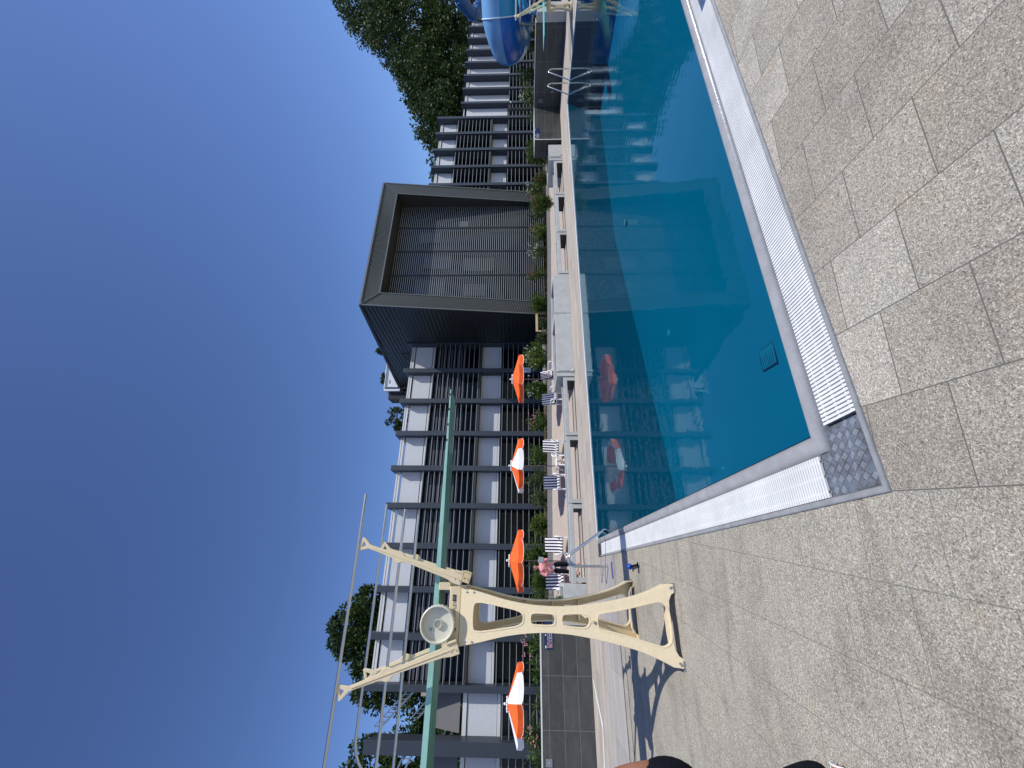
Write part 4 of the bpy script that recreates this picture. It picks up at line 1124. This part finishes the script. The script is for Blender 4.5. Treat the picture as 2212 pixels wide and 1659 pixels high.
# ================================================================== PARASOLS
def parasol(label, loc, cols, r=1.2, rot=0.0, ztop=2.52, zed=2.12):
    t = thing("parasol", label, "parasol", loc, rot, "parasols along the terrace")
    m_ = MB(); m_.tube([(0,0,0),(0,0,ztop-.02)], .022, 10); m_.build("pole", M['pole'], t)
    m_ = MB(); m_.lathe([(.26,0),(.26,.05),(.22,.09),(.05,.12),(.04,.3)], (0,0,0), 18); m_.build("base", M['concrete'], t)
    n = 8
    for i in range(n):
        a0, a1 = 2*pi*i/n, 2*pi*(i+1)/n; mat = cols[i % len(cols)]
        m_ = MB(); m_.smooth = True
        vs = []; S_ = 6
        for q in range(S_+1):
            f = q/S_; rr = .03 + (r-.03)*f
            z = ztop-.06 - (ztop-.06-zed)*(f**.93)
            for w in range(5):
                g = w/4; p0 = Vector((cos(a0),sin(a0),0)); p1 = Vector((cos(a1),sin(a1),0)); p = p0.lerp(p1, g)*rr
                vs.append((p.x, p.y, z - .035*sin(pi*g)*f))
        fs = []
        for q in range(S_):
            for w in range(4): b = q*5+w; fs.append((b, b+5, b+6, b+1))
        m_.add(vs, fs)
        o = m_.build("canopy_panel", mat[0], t)
        m_ = MB(); m_.smooth = True
        # valance
        vs = []; p0 = Vector((cos(a0),sin(a0),0))*r; p1 = Vector((cos(a1),sin(a1),0))*r
        for w in range(9):
            g = w/8; p = p0.lerp(p1, g); zt_ = zed - .035*sin(pi*g); out = p.normalized()*(.012*sin(g*9+i))
            dz = .19 if 0 < w < 8 else .15
            vs += [(p.x,p.y,zt_), (p.x*1.01+out.x, p.y*1.01+out.y, zt_-dz)]
        m_.add(vs, [(2*w, 2*w+1, 2*w+3, 2*w+2) for w in range(8)]); m_.build("valance", mat[1], o)
        m_ = MB(); m_.tube([Vector(vs[2*w+1]) for w in range(9)], .009, 4); m_.build("white_piping", M['canvas'], o)
        m_ = MB(); m_.bar((0,0,ztop-.45), (cos(a0)*r*.97, sin(a0)*r*.97, zed-.01), .012, .012); m_.build("rib", M['pole'], t)
    m_ = MB()
    for i in range(14):
        a = 2*pi*i/14; m_.ball((cos(a)*(.16+.04*(i % 2)), sin(a)*(.16+.04*(i % 2)), ztop-.085), .055, 6, 4, (1,1,.6))
    m_.ball((0,0,ztop), .045, 8, 5); m_.build("vent_ruffle", M['canvas'], t)
    return t
OR, WH = (M['orange'], M['orangeshade']), (M['canvas'], M['canvas'])
parasol("all-orange parasol beside the tall dark block, over the long planter", (8.47,18,0), [OR], 1.17, .15)
parasol("orange and white parasol over the white table behind the middle bench", (4.30,18,0), [OR, WH], 1.17, .42)
parasol("all-orange parasol above the woman in the pink shirt", (.49,18,0), [OR], 1.15, -.1, 2.55)
parasol("orange and white parasol behind the left dark tiled wall", (-4.16,18,0), [WH, OR], 1.23, .22, 2.56)

# ================================================================== CHAIRS AND TABLE
def stripe_mat():
    k = NT("black_white_stripes"); k.b.inputs["Roughness"].default_value = .85
    c = k.n("ShaderNodeTexCoord").outputs["Object"]; sep = k.n("ShaderNodeSeparateXYZ"); k.l(c, sep.inputs[0])
    m = k.n("ShaderNodeMath", operation='MULTIPLY'); k.l(sep.outputs[0], m.inputs[0]); m.inputs[1].default_value = 1/.098
    a = k.n("ShaderNodeMath", operation='ADD'); k.l(m.outputs[0], a.inputs[0]); a.inputs[1].default_value = 20.25
    f = k.n("ShaderNodeMath", operation='FRACT'); k.l(a.outputs[0], f.inputs[0])
    k.l(k.ramp(f.outputs[0], [(.47, (.80,.79,.80)), (.50, (.022,.018,.035))]), k.b.inputs["Base Color"]); return k.m
M['stripe'] = stripe_mat()
def chair(label, loc, rz, cushion=True):
    t = thing("garden_armchair", label, "chair", loc, rz, "white garden armchairs on the terrace"); t.scale = (1.13, 1.13, 1.06)
    for x in (-.26,.26):
        for y in (-.26,.24):
            m_ = MB(); m_.bar((x,y,.0),(x*.96,y*.96,.40),.045,.03); m_.build("leg", M['white'], t)
        m_ = MB(); P = [(x,-.27,.40),(x*1.08,-.29,.60),(x*1.08,-.12,.64),(x*1.08,.18,.63),(x*1.0,.26,.60)]
        m_.tube(catmull(P, 3, False), .026, 8); m_.build("armrest", M['white'], t)
    m_ = MB(); m_.box(-.27,.27,-.27,.27,.37,.41); m_.build("seat_shell", M['white'], t, .015)
    m_ = MB(); m_.hexa([(-.26,.22,.40),(.26,.22,.40),(.26,.25,.40),(-.26,.25,.40)], [(-.24,.37,.93),(.24,.37,.93),(.24,.40,.93),(-.24,.40,.93)]); m_.build("back_shell", M['white'], t, .01)
    if cushion:
        m_ = MB(); m_.smooth = True
        prof = [(-.31,.40),(-.30,.455),(-.20,.475),(.05,.47),(.14,.50),(.19,.60),(.25,.80),(.30,.975),(.325,.98)]
        P = catmull(prof, 4, False); vs = []
        for y, z in P: vs += [(-.245,y,z-.01),(-.22,y-.006,z+.004),(.22,y-.006,z+.004),(.245,y,z-.01)]
        fs = []
        for i in range(len(P)-1):
            for j in range(3): a = i*4+j; fs.append((a, a+1, a+5, a+4))
        m_.add(vs, fs); o = m_.build("striped_cushion", M['stripe'], t)
        so = o.modifiers.new("thickness", 'SOLIDIFY'); so.thickness = .05; so.offset = -1
    return t
chair("striped armchair peeking out over the planter beside the large oleander", (9.12,18.4,0), .35)
chair("striped armchair just left of the long planter, under the all-orange parasol", (7.38,17.5,0), .05)
chair("striped armchair turned sideways, right of the white table", (4.98,17.5,0), -.45)
chair("striped armchair left of the white table", (3.50,17.5,0), -.12)
chair("striped armchair directly right of the woman in pink", (1.03,17.2,0), -.08)
chair("striped armchair directly left of the woman in pink", (-.22,17.3,0), .12)
t = thing("garden_table", "small white plastic table between two striped chairs", "table", (4.32,17.5,0), .2)
m_ = MB(); m_.box(-.27,.27,-.3,.3,.50,.535); m_.build("tabletop", M['white'], t, .012)
for x in (-.22,.22):
    for y in (-.24,.24):
        m_ = MB(); m_.bar((x*1.15,y*1.1,0),(x*.8,y,.5),.05,.035); m_.build("leg", M['white'], t)

# ================================================================== PEOPLE
def human(name, joints, edges, rads, mat, root, parent, sub=2):
    me = bpy.data.meshes.new(name); idx = {k: i for i, k in enumerate(joints)}
    me.from_pydata([joints[k] for k in joints], [(idx[a], idx[b]) for a, b in edges], [])
    me.materials.append(mat)
    o = bpy.data.objects.new(name, me); COL.objects.link(o)
    sk = o.modifiers.new("skin", 'SKIN'); sk.use_smooth_shade = True
    for k, i in idx.items():
        r = rads[k]; r = r if isinstance(r, tuple) else (r, r)
        me.skin_vertices[0].data[i].radius = r; me.skin_vertices[0].data[i].use_root = (k == root)
    sb = o.modifiers.new("subdiv", 'SUBSURF'); sb.levels = sub; sb.render_levels = sub
    if parent: o.parent = parent
    return o
def hand(j, e, r, pre, wrist, d, side, palm, s=1.0, curl=.5):
    """palm and five fingers from wrist along direction d; 'palm' is the way the palm faces, side the thumb's way"""
    d = Vector(d).normalized(); side = Vector(side).normalized(); palm = Vector(palm).normalized(); w = Vector(wrist)
    j[pre+'palm'] = tuple(w + d*.045*s); r[pre+'palm'] = (.034*s, .018*s)
    j[pre+'kn'] = tuple(w + d*.085*s); r[pre+'kn'] = (.038*s, .014*s)
    e += [(pre+'wr', pre+'palm'), (pre+'palm', pre+'kn')]
    for i, (off, L) in enumerate([(.030,.068),(.010,.078),(-.011,.072),(-.030,.056)]):
        b = w + d*.095*s + side*off*s; a1 = b + (d*cos(curl*.5)+palm*sin(curl*.5))*L*.5*s; a2 = a1 + (d*cos(curl*1.4)+palm*sin(curl*1.4))*L*.5*s
        for n_, p in (('a',b),('b',a1),('c',a2)): j[f'{pre}f{i}{n_}'] = tuple(p); r[f'{pre}f{i}{n_}'] = .0085*s
        e += [(pre+'kn', f'{pre}f{i}a'), (f'{pre}f{i}a', f'{pre}f{i}b'), (f'{pre}f{i}b', f'{pre}f{i}c')]
    t0 = w + d*.03*s + side*.035*s; t1 = t0 + (d*.6+side*.6+palm*.3).normalized()*.038*s; t2 = t1 + (d*.9+side*.15+palm*.4).normalized()*.03*s
    for n_, p in (('a',t0),('b',t1),('c',t2)): j[pre+'t'+n_] = tuple(p); r[pre+'t'+n_] = .010*s
    e += [(pre+'palm', pre+'ta'), (pre+'ta', pre+'tb'), (pre+'tb', pre+'tc')]

def head(mb, c, s, face, hairmb=None):
    """egg-shaped head with nose, brow, ears; face = horizontal direction it looks to"""
    c = Vector(c); f = Vector(face).normalized(); u = Vector((0,0,1)); l = u.cross(f).normalized(); u = f.cross(l)
    n, m = 20, 14; vs = []; 
    for i in range(m+1):
        t = pi*i/m; z = cos(t)
        for j in range(n):
            a = 2*pi*j/n; x = sin(t)*cos(a); y = sin(t)*sin(a)
            w = .078 if z > 0 else .078*(1-.30*(-z)**1.5)
            dpt = .098 if x < 0 or z > 0 else .098*(1-.12*(-z))
            nose = .022*math.exp(-((z+.12)**2)/.03 - (y*y)/.02) if x > 0 else 0
            eye = -.008*math.exp(-((z-.05)**2)/.012 - ((abs(y)-.36)**2)/.03) if x > 0 else 0
            mouth = .004*math.exp(-((z+.48)**2)/.006 - (y*y)/.08) if x > 0 else 0
            chin = .012*math.exp(-((z+.85)**2)/.03) if x > 0 else 0
            vs.append(c + f*(x*dpt+nose+eye+mouth+chin)*s + l*(y*w)*s + u*(z*.118)*s)
    fs = []
    for i in range(m):
        for j in range(n): fs.append((i*n+j, (i+1)*n+j, (i+1)*n+(j+1) % n, i*n+(j+1) % n))
    mb.smooth = True; mb.add(vs, fs)
    for sg in (-1, 1): mb.ball(c + l*sg*.079*s - f*.008*s - u*.01*s, .024*s, 8, 6, (.7,.7,1.2))
    return f, l, u

def person_pink():
    P = thing("person", "woman in pink shirt, black cap and black trousers standing behind the bench", "person", (.22, 15.35, .005))
    # walks to the left of the picture, facing the pool; looks down at what she holds
    j = dict(pel=(0,0,.92), hipR=(.095,.01,.90), knR=(.10,-.02,.50), anR=(.10,.05,.09), toeR=(.11,-.10,.03),
             hipL=(-.095,.0,.90), knL=(-.12,-.06,.50), anL=(-.16,.02,.09), toeL=(-.20,-.14,.03),
             wst=(0,0,1.02), chs=(-.005,.01,1.20), nk=(-.01,.0,1.36), nk2=(-.015,-.02,1.42), hd=(-.02,-.03,1.50),
             shR=(.155,.0,1.32), elR=(.24,-.02,1.08), shL=(-.165,.0,1.32), elL=(-.25,-.05,1.09))
    j['Rwr'] = (.13,-.20,1.16); j['Lwr'] = (-.06,-.22,1.14)
    e = [('pel','wst'),('wst','chs'),('chs','nk'),('nk','nk2'),('nk2','hd'),('pel','hipR'),('hipR','knR'),('knR','anR'),('anR','toeR'),('pel','hipL'),('hipL','knL'),('knL','anL'),('anL','toeL'),
         ('chs','shR'),('shR','elR'),('elR','Rwr'),('chs','shL'),('shL','elL'),('elL','Lwr')]
    r = dict(pel=(.145,.10), hipR=.085, knR=.055, anR=.036, toeR=(.036,.022), hipL=.085, knL=.055, anL=.036, toeL=(.036,.022), wst=(.125,.09), chs=(.15,.095), nk=.06, nk2=.048, hd=.06,
             shR=.055, elR=.04, shL=.055, elL=.04, Rwr=.026, Lwr=.026)
    hand(j, e, r, 'R', j['Rwr'], (-.7,-.3,.1), (0,.1,1), (0,-1,0), .95, .9)
    hand(j, e, r, 'L', j['Lwr'], (.8,-.2,.2), (0,.1,1), (0,-1,0), .95, .9)
    human("body", j, e, r, M['skin2'], 'pel', P)
    m_ = MB(); head(m_, (-.022,-.05,1.535), .97, (-.25,-1,-.35)); m_.build("head", M['skin2'], P)
    m_ = MB(); m_.ball((-.015,-.02,1.565), .108, 14, 9, (.86,1.05,.95)); m_.ball((.0,.06,1.50), .075, 10, 7, (.95,.6,1.1)); m_.build("hair", M['hair'], P)
    m_ = MB(); m_.ball((-.018,-.035,1.605), .100, 14, 9, (.92,1.1,.62)); m_.ball((-.05,-.145,1.585), .062, 10, 6, (1.0,1.1,.16)); m_.build("cap", M['black'], P)
    # trousers
    jt = {k: j[k] for k in ('pel','hipR','knR','hipL','knL')}; jt['aR'] = (.10,.04,.16); jt['aL'] = (-.16,.01,.16); jt['w'] = (0,0,.98)
    human("trousers", jt, [('pel','w'),('pel','hipR'),('hipR','knR'),('knR','aR'),('pel','hipL'),('hipL','knL'),('knL','aL')],
          dict(pel=(.16,.115), w=(.145,.11), hipR=.10, knR=.075, aR=.062, hipL=.10, knL=.075, aL=.062), M['black'], 'pel', P)
    # shirt, hanging open below the waist
    js = dict(c=(-.005,.0,1.20), n=(-.01,.0,1.34), w=(0,.005,1.02), h1=(.11,.02,.80), h2=(-.13,.01,.80), sR=(.16,.0,1.32), eR=(.245,-.02,1.08), wR=(.17,-.16,1.14), sL=(-.17,.0,1.32), eL=(-.255,-.05,1.09), wL=(-.11,-.18,1.12))
    human("shirt", js, [('c','n'),('c','w'),('w','h1'),('w','h2'),('c','sR'),('sR','eR'),('eR','wR'),('c','sL'),('sL','eL'),('eL','wL')],
          dict(c=(.165,.115), n=.075, w=(.15,.11), h1=(.075,.095), h2=(.085,.095), sR=.075, eR=.062, wR=.045, sL=.075, eL=.062, wL=.045), M['pink'], 'c', P)
    m_ = MB(); m_.ball((-.01,-.075,.93), .085, 12, 8, (1,.55,1.1)); m_.build("white_top", M['canvas'], P)
    for x, y, a in ((.105,-.02,0),(-.18,-.06,.25)):
        m_ = MB(); m_.ball((x,y,.03), .05, 12, 6, (.95,2.5,.5)); m_.build("shoe", M['black'], P)
    return P
person_pink()
t = thing("bag", "grey bag held up at the chest by the woman in pink", "bag", (.42,15.12,1.33), .2)
m_ = MB(); m_.hexa([(-.09,-.04,-.10),(.10,-.04,-.12),(.10,.04,-.12),(-.09,.04,-.10)], [(-.05,-.02,.10),(.13,-.02,.06),(.13,.02,.06),(-.05,.02,.10)]); m_.build("pouch", simple("grey_fabric", (.22,.23,.24), .8), t, .02)

def person_left():
    P = thing("person", "bare-armed person in black clothes and sandals standing on the near deck", "person", (-1.235, 3.17, .0))
    j = dict(pel=(0,0,.93), wst=(0,0,1.08), chs=(0,0,1.30), nk=(0,0,1.47), nk2=(.0,.01,1.53), hd=(0,.01,1.60),
             hipR=(.10,.0,.91), knR=(.12,.03,.50), anR=(.15,.0,.09), toeR=(.225,.06,.036), hipL=(-.10,.0,.91), knL=(-.11,.0,.50), anL=(-.12,-.02,.09), toeL=(-.02,.02,.03),
             shR=(.14,.02,1.43), elR=(.20,.03,1.15), shL=(-.18,.0,1.43), elL=(-.22,.03,1.15))
    j['Rwr'] = (.10,.20,1.02); j['Lwr'] = (-.14,.22,1.03)
    e = [('pel','wst'),('wst','chs'),('chs','nk'),('nk','nk2'),('nk2','hd'),('pel','hipR'),('hipR','knR'),('knR','anR'),('anR','toeR'),('pel','hipL'),('hipL','knL'),('knL','anL'),('anL','toeL'),
         ('chs','shR'),('shR','elR'),('elR','Rwr'),('chs','shL'),('shL','elL'),('elL','Lwr')]
    r = dict(pel=(.15,.11), wst=(.13,.10), chs=(.16,.11), nk=.065, nk2=.05, hd=.06, hipR=.09, knR=.06, anR=.038, toeR=(.052,.034), hipL=.09, knL=.06, anL=.038, toeL=(.042,.026),
             shR=.060, elR=.046, shL=.06, elL=.046, Rwr=.028, Lwr=.028)
    hand(j, e, r, 'R', j['Rwr'], (-.6,.6,.0), (0,.3,1), (0,1,0), 1, .6)
    hand(j, e, r, 'L', j['Lwr'], (.6,.6,.0), (0,.3,1), (0,1,0), 1, .6)
    human("body", j, e, r, M['skin'], 'pel', P)
    m_ = MB(); head(m_, (0,.02,1.64), 1.0, (.2,1,-.1)); m_.build("head", M['skin'], P)
    m_ = MB(); m_.ball((0,-.01,1.68), .115, 14, 9, (.9,1.02,.9)); m_.build("hair", M['hair'], P)
    human("white_vest", dict(c=(0,0,1.30), n=(0,0,1.42), w=(0,0,1.05), s=(.135,.02,1.455), s2=(-.15,0,1.44)), [('c','n'),('c','w'),('c','s'),('c','s2')],
          dict(c=(.172,.122), n=(.11,.08), w=(.145,.115), s=.066, s2=.062), M['canvas'], 'c', P)
    m_ = MB(); m_.ball((.10,.03,1.05), 1.0, 20, 14, (.157,.13,.205)); m_.ball((-.02,.0,1.02), 1.0, 20, 12, (.19,.15,.16)); m_.build("black_jacket", M['black'], P)
    human("black_trousers", dict(w=(0,0,.98), pel=(0,0,.90), hR=(.09,0,.82), kR=(.10,.02,.50), mR=(.150,.03,.27), aR=(.190,.03,.10), hL=(-.09,0,.82), kL=(-.10,0,.50), aL=(-.11,-.02,.10)),
          [('w','pel'),('pel','hR'),('hR','kR'),('kR','mR'),('mR','aR'),('pel','hL'),('hL','kL'),('kL','aL')],
          dict(w=(.13,.11), pel=(.14,.12), hR=.085, kR=.075, mR=.10, aR=.095, hL=.115, kL=.08, aL=.09), M['black'], 'pel', P)
    m_ = MB()
    for dx in (0, .022): m_.tube([(.205+dx, .06+.05*cos(a), .036+.034*sin(a)) for a in [pi*i/12 for i in range(13)]], .007, 6)
    m_.build("sandal_straps", M['acwhite'], P)
    m_ = MB(); m_.ball((.13,.06,.008), .05, 12, 5, (2.0,.9,.14)); m_.build("sandal_sole", M['black'], P)
    return P
person_left()

# ================================================================== PLANTS
def leaf_cloud(mb, rng, c, rad, n, ln, wd, droop=.2, shell=.5):
    for _ in range(n):
        while True:
            p = Vector((rng.uniform(-1,1), rng.uniform(-1,1), rng.uniform(-1,1)))
            if shell < p.length < 1: break
        q = Vector((c[0]+p.x*rad[0], c[1]+p.y*rad[1], c[2]+p.z*rad[2]))
        d = (p.normalized() + Vector((rng.uniform(-1,1), rng.uniform(-1,1), rng.uniform(-.5,1)-droop))*.9).normalized()
        s_ = d.cross(Vector((rng.uniform(-1,1), rng.uniform(-1,1), rng.uniform(-1,1)))).normalized()
        L = ln*rng.uniform(.7,1.3); W = wd*rng.uniform(.7,1.3)
        mb.add([q, q+d*L*.5+s_*W*.5, q+d*L, q+d*L*.5-s_*W*.5], [(0,1,2,3)])
def bush(label, x, y, z0, h, w, seed, flower=None, mat='leafA', group="oleanders in the flower bed", nm="oleander_bush"):
    w *= .86; h *= 1.04; vr = random.Random(seed*3+1); lsz = vr.uniform(.8,1.5); dens = vr.choice((13,18,24,28))
    rng = random.Random(seed)
    t = thing(nm, label, "bush", (x, y, z0), 0, group)
    mb = MB(); st = MB()
    ns = 9 + int(w*5)
    for i in range(ns):
        a = rng.uniform(0, 2*pi); rr = rng.uniform(.05,1)*w*.5; hh = h*rng.uniform(.55,1.0)*(1-.25*(rr/(w*.5))**2)
        top = Vector((cos(a)*rr, sin(a)*rr, hh)); base = Vector((cos(a)*rr*.25, sin(a)*rr*.25, 0)); st.bar(base, top, .012, .012)
        for k in range(5):
            f = .35+.65*k/4; c = base.lerp(top, f)
            leaf_cloud(mb, rng, c, (.16,.16,.14), dens, .16*lsz, .034*lsz, 0, .1)
    mb.build("foliage", M[mat], t); st.build("stems", M['bark'], t)
    if flower:
        fb = MB(); nf = 10 + int(8*w)
        for i in range(nf):
            a = rng.uniform(0,2*pi); rr = rng.uniform(.1,1)*w*.5; c = Vector((cos(a)*rr, -abs(sin(a))*rr*.9, h*rng.uniform(.55,1.02)))
            for k in range(5):
                q = c + Vector((rng.uniform(-.05,.05), rng.uniform(-.05,.05), rng.uniform(-.05,.05)))
                fb.ball(q, .017, 5, 3)
        fb.build("blossom", M[flower], t)
    return t
def fz(x): return max(0, tz(x)) + .15
BU = [  # x, top z, width, flower, label  (all at y about 22.9 unless given)
 (31.6,1.75,1.9,None,'tall plain oleander low behind the large blue slide',22.9),
 (26.2,1.65,1.8,'flowerW','white-flowering oleander at the right corner of the tall dark block',22.6),
 (25.2,1.35,1.2,'flowerP','pink-flowering oleander beneath the right leg of the dark frame',22.6),
 (24.1,1.55,1.5,None,'rounded green oleander at the right end of the slat screen',22.6),
 (22.3,1.45,1.5,'flowerP','pink oleander left of the rounded green one before the screen',22.6),
 (20.4,1.55,1.7,'flowerW','white oleander in front of the middle of the slat screen',22.6),
 (18.5,1.65,1.6,'flowerR','red-tipped oleander before the left part of the slat screen',22.6),
 (16.1,1.25,1.6,None,'dense dark bush at the left corner of the tall dark block',22.6),
 (14.5,.85,.9,None,'small bush before the timber rack',22.6),
 (13.5,.95,1.0,None,'small bush in the shade left of the timber rack',22.6),
 (12.0,1.75,2.5,'flowerW','large green oleander right of the all-orange parasol with few white blossoms',22.9),
 (9.9,1.55,1.5,'flowerW','oleander full of white blossoms behind the striped chair',22.6),
 (8.0,1.55,1.4,'flowerP','pink-flowering oleander left of the white one',22.8),
 (5.9,1.75,1.8,None,'leafy shrub behind the orange and white parasol pole',22.8),
 (4.75,1.65,1.3,None,'leafy shrub just left of the orange and white parasol pole',22.8),
 (3.6,1.55,1.4,None,'round bright green shrub above the striped chair left of the table',22.8),
 (2.3,1.5,1.4,None,'shrub half way between the middle parasols',22.8),
 (.9,1.75,1.5,None,'shrub above the striped chair right of the woman',22.8),
 (-.4,1.6,1.4,None,'shrub behind the woman in pink',22.8),
 (-1.3,1.4,1.0,None,'shrub partly hidden by the diving stand',22.8)]
for i, (x, zt_, w, fl, lab, y) in enumerate(BU):
    z0 = fz(x); bush(lab, x, y, z0, zt_-z0, w, 100+i, fl, ('leafA','leafA2','leafA3','leafA')[(i*7+i//3) % 4])
BL = [(-2.0,1.85,.9,'flowerP','pink blossoms standing over the left tiled wall beside the sign',15.3),
 (-2.75,1.60,.9,None,'light green shrub over the left tiled wall right of the parasol',15.6),
 (-3.5,1.55,.9,None,'low leafy shrub under the left parasol, near its pole',15.6),
 (-4.4,1.75,1.0,'flowerP','shrub with a few faded pink blossoms left of the parasol pole',15.6),
 (-5.2,1.80,1.1,None,'tall small-leaved shrub at the left picture edge',15.6)]
for i, (x, zt_, w, fl, lab, y) in enumerate(BL):
    bush(lab, x, y, .3, zt_-.3, w, 300+i, fl, group="shrubs behind the tiled walls")
BR_ = [(19.9,1.25,.8,'flowerR','small bush with red tips beside the end of the right tiled wall',16.3),
 (18.7,1.45,1.5,'flowerR','leafy oleander over the small planter by the right wall',16.9),
 (21.6,1.75,.6,None,'thin shrub over the right tiled wall next to its left end',16.4),
 (24.6,1.75,1.0,None,'shrub over the right tiled wall left of the shower column',15.8),
 (26.3,2.05,1.3,'flowerW','shrub with white blossoms right of the shower column',15.8),
 (28.6,2.35,1.7,None,'bushy bright green shrub below the tip of the blue slide',15.8),
 (31.6,2.35,1.5,None,'shrub beneath the large blue slide',15.4),
 (33.6,2.45,1.5,'flowerW','shrub at the far right with pale blossoms',15.0)]
for i, (x, zt_, w, fl, lab, y) in enumerate(BR_):
    bush(lab, x, y, .2, zt_-.2, w, 400+i, fl, group="shrubs behind the tiled walls")
# tuft on the small planter by the stand
bush("small tuft growing in the planter by the diving stand", -.95, 14.8, .55, .42, .6, 77, None, group="shrubs behind the tiled walls")
# ground cover in the bed
rng = random.Random(5); gc = MB()
for _ in range(5200):
    x = rng.uniform(-8, 30); y = rng.uniform(22.3, 24.5); z = fz(x)-.05
    d = Vector((rng.uniform(-1,1), rng.uniform(-1,1), rng.uniform(.5,2))).normalized()*rng.uniform(.12,.38); s_ = Vector((rng.uniform(-1,1), rng.uniform(-1,1),0)).normalized()*.02
    p = Vector((x,y,z)); gc.add([p-s_, p+s_, p+d+s_*.3, p+d-s_*.3], [(0,1,2,3)])
tag(gc.build("ground_cover", leaf_material("dry_grass_leaf", (.06,.065,.03), (.17,.15,.07), 2.0)), "mixed low grass and weeds in the flower bed", "ground cover", kind="stuff")

# ================================================================== TREES
def tree(label, x, y, h, crown, seed, mat='leafB', n=9000, leaf=.30, nm="broadleaf_tree", group="trees behind the buildings"):
    """crown: list of lobes (dx,dy,z,rx,ry,rz)"""
    rng = random.Random(seed)
    t = thing(nm, label, "tree", (x, y, 0), 0, group)
    m_ = MB(); tr_ = h*.018+.12
    m_.tube([(0,0,0),(.1,0,h*.25),(-.05,.1,h*.5),(0,0,h*.72)], [tr_,tr_*.8,tr_*.55,tr_*.25], 10)
    for (dx,dy,z,rx,ry,rz) in crown:
        m_.tube([(0,0,h*.3),(dx*.5,dy*.5,h*.3+(z-h*.3)*.6),(dx,dy,z)], [tr_*.45,tr_*.28,tr_*.1], 7)
        for k in range(6):
            a = rng.uniform(0,2*pi); b = rng.uniform(-.4,.8)
            m_.tube([(dx,dy,z),(dx+cos(a)*rx*.45,dy+sin(a)*ry*.45,z+b*rz*.4),(dx+cos(a)*rx*.85,dy+sin(a)*ry*.85,z+b*rz*.8)], [tr_*.12,tr_*.07,tr_*.03], 5)
    m_.build("trunk", M['bark'], t)
    vol = [rx*ry*rz for (_,_,_,rx,ry,rz) in crown]; V = sum(vol); mb = MB()
    for (dx,dy,z,rx,ry,rz), v in zip(crown, vol):
        ncl = max(6, int(n*v/V/42))
        for _ in range(ncl):
            p = Vector((rng.gauss(0,1), rng.gauss(0,1), rng.gauss(0,1))).normalized()*rng.uniform(.45,1.0)**.6
            c = (dx+p.x*rx, dy+p.y*ry, z+p.z*rz); s_ = rng.uniform(.5,1.0)*min(rx,rz)*.24
            leaf_cloud(mb, rng, c, (s_,s_,s_*.7), 42, leaf, leaf*.55, .3, .15)
    mb.build("crown", M[mat], t)
    return t
G = "trees behind the buildings"
tree("huge dark tree at the far right rising highest behind the slides", 88, 41, 33, [(0,0,22,8,6,9),(5,0,28,7,5,6),(-4,-1,15,6,5,6),(7,0,14,7,5,6),(-1,0,10,8,5,4),(9,0,32,6,5,5)], 1, n=34000, leaf=.55)
tree("broad dark tree behind the slides, second from the right", 73, 41, 24, [(0,0,17,6,5,5),(5,0,19.5,5,4,4.5),(-4,0,14,5,4,5),(1,0,11,7,4,4),(-3,0,18.5,3.5,3,3)], 2, n=27000, leaf=.5)
tree("round-topped tree behind the low right wing", 62, 40, 20, [(0,0,14,5,4,4.5),(-4,0,13,3.5,3,3.5),(3.5,0,12.5,4,3,4),(0,0,9.5,6,3,3)], 3, n=14000, leaf=.45)
tree("lower tree sloping down towards the two-storey right wing", 53, 40, 16, [(0,0,12,4,3,3.3),(-3,0,12.5,3,2.5,2.5),(3,0,10,4,3,3)], 4, n=6500, leaf=.42)
tree("leafy branch tops just clear of the two-storey right wing", 44.5, 40, 14, [(0,0,12,3.2,2.5,2.5),(3,0,12.5,2,2,2),(-3,0,11,2.2,2,1.9)], 5, n=4200, leaf=.38)
tree("tree top directly right of the tall dark block", 37.6, 40, 14.6, [(0,0,12.6,2,2,2.0),(-2,0,11.5,2,2,1.6)], 6, n=2600, leaf=.36)
tree("small tree top showing over the roof of the tall dark block", 27.2, 48, 21.6, [(0,0,20.5,.8,.8,1.1)], 7, n=800, leaf=.32)
tree("small tree top behind the rooftop unit", 22.6, 48, 20.6, [(0,0,19.4,.8,.8,1.0)], 8, n=800, leaf=.32)
tree("tree top left of the rooftop unit above the white panels", 17.2, 48, 19.4, [(0,0,17.5,1.6,1.4,1.4),(-1.3,0,16.0,1.7,1.5,1.5),(1.0,0,15.2,1.4,1.4,1.2)], 9, n=2600, leaf=.32)
tree("large tree behind the handrails on the left", -4.2, 40, 18.6, [(-.2,0,16.3,2.2,2,1.9),(1.6,0,15.1,1.8,1.8,1.5),(-1.3,0,14.6,2.2,2,2.0),(-3.6,0,13.8,2.3,2,1.9),(1.0,0,12.8,2.6,2,1.6),(-2.2,0,11.5,3,2,2)], 10, n=20000, leaf=.34)
tree("ivy-clad tree behind the lattice girders", -9.4, 40, 12.8, [(.8,0,9.8,2.0,2,2.2),(-1.2,0,8.0,2.6,2,2.4),(1.6,0,7.6,2.2,2,2.4),(-1.6,0,5.6,3.2,2,2.2)], 11, 'leafC', n=17000, leaf=.32)
tree("tree at the left picture edge beyond the corner fin", -13.8, 40, 15.8, [(.2,0,13.4,2.2,2,2.0),(-2,0,11.5,3,2,3),(1.0,0,9.8,2.6,2,2.6),(0,0,6.5,3.4,2,2.5)], 12, n=17000, leaf=.34)
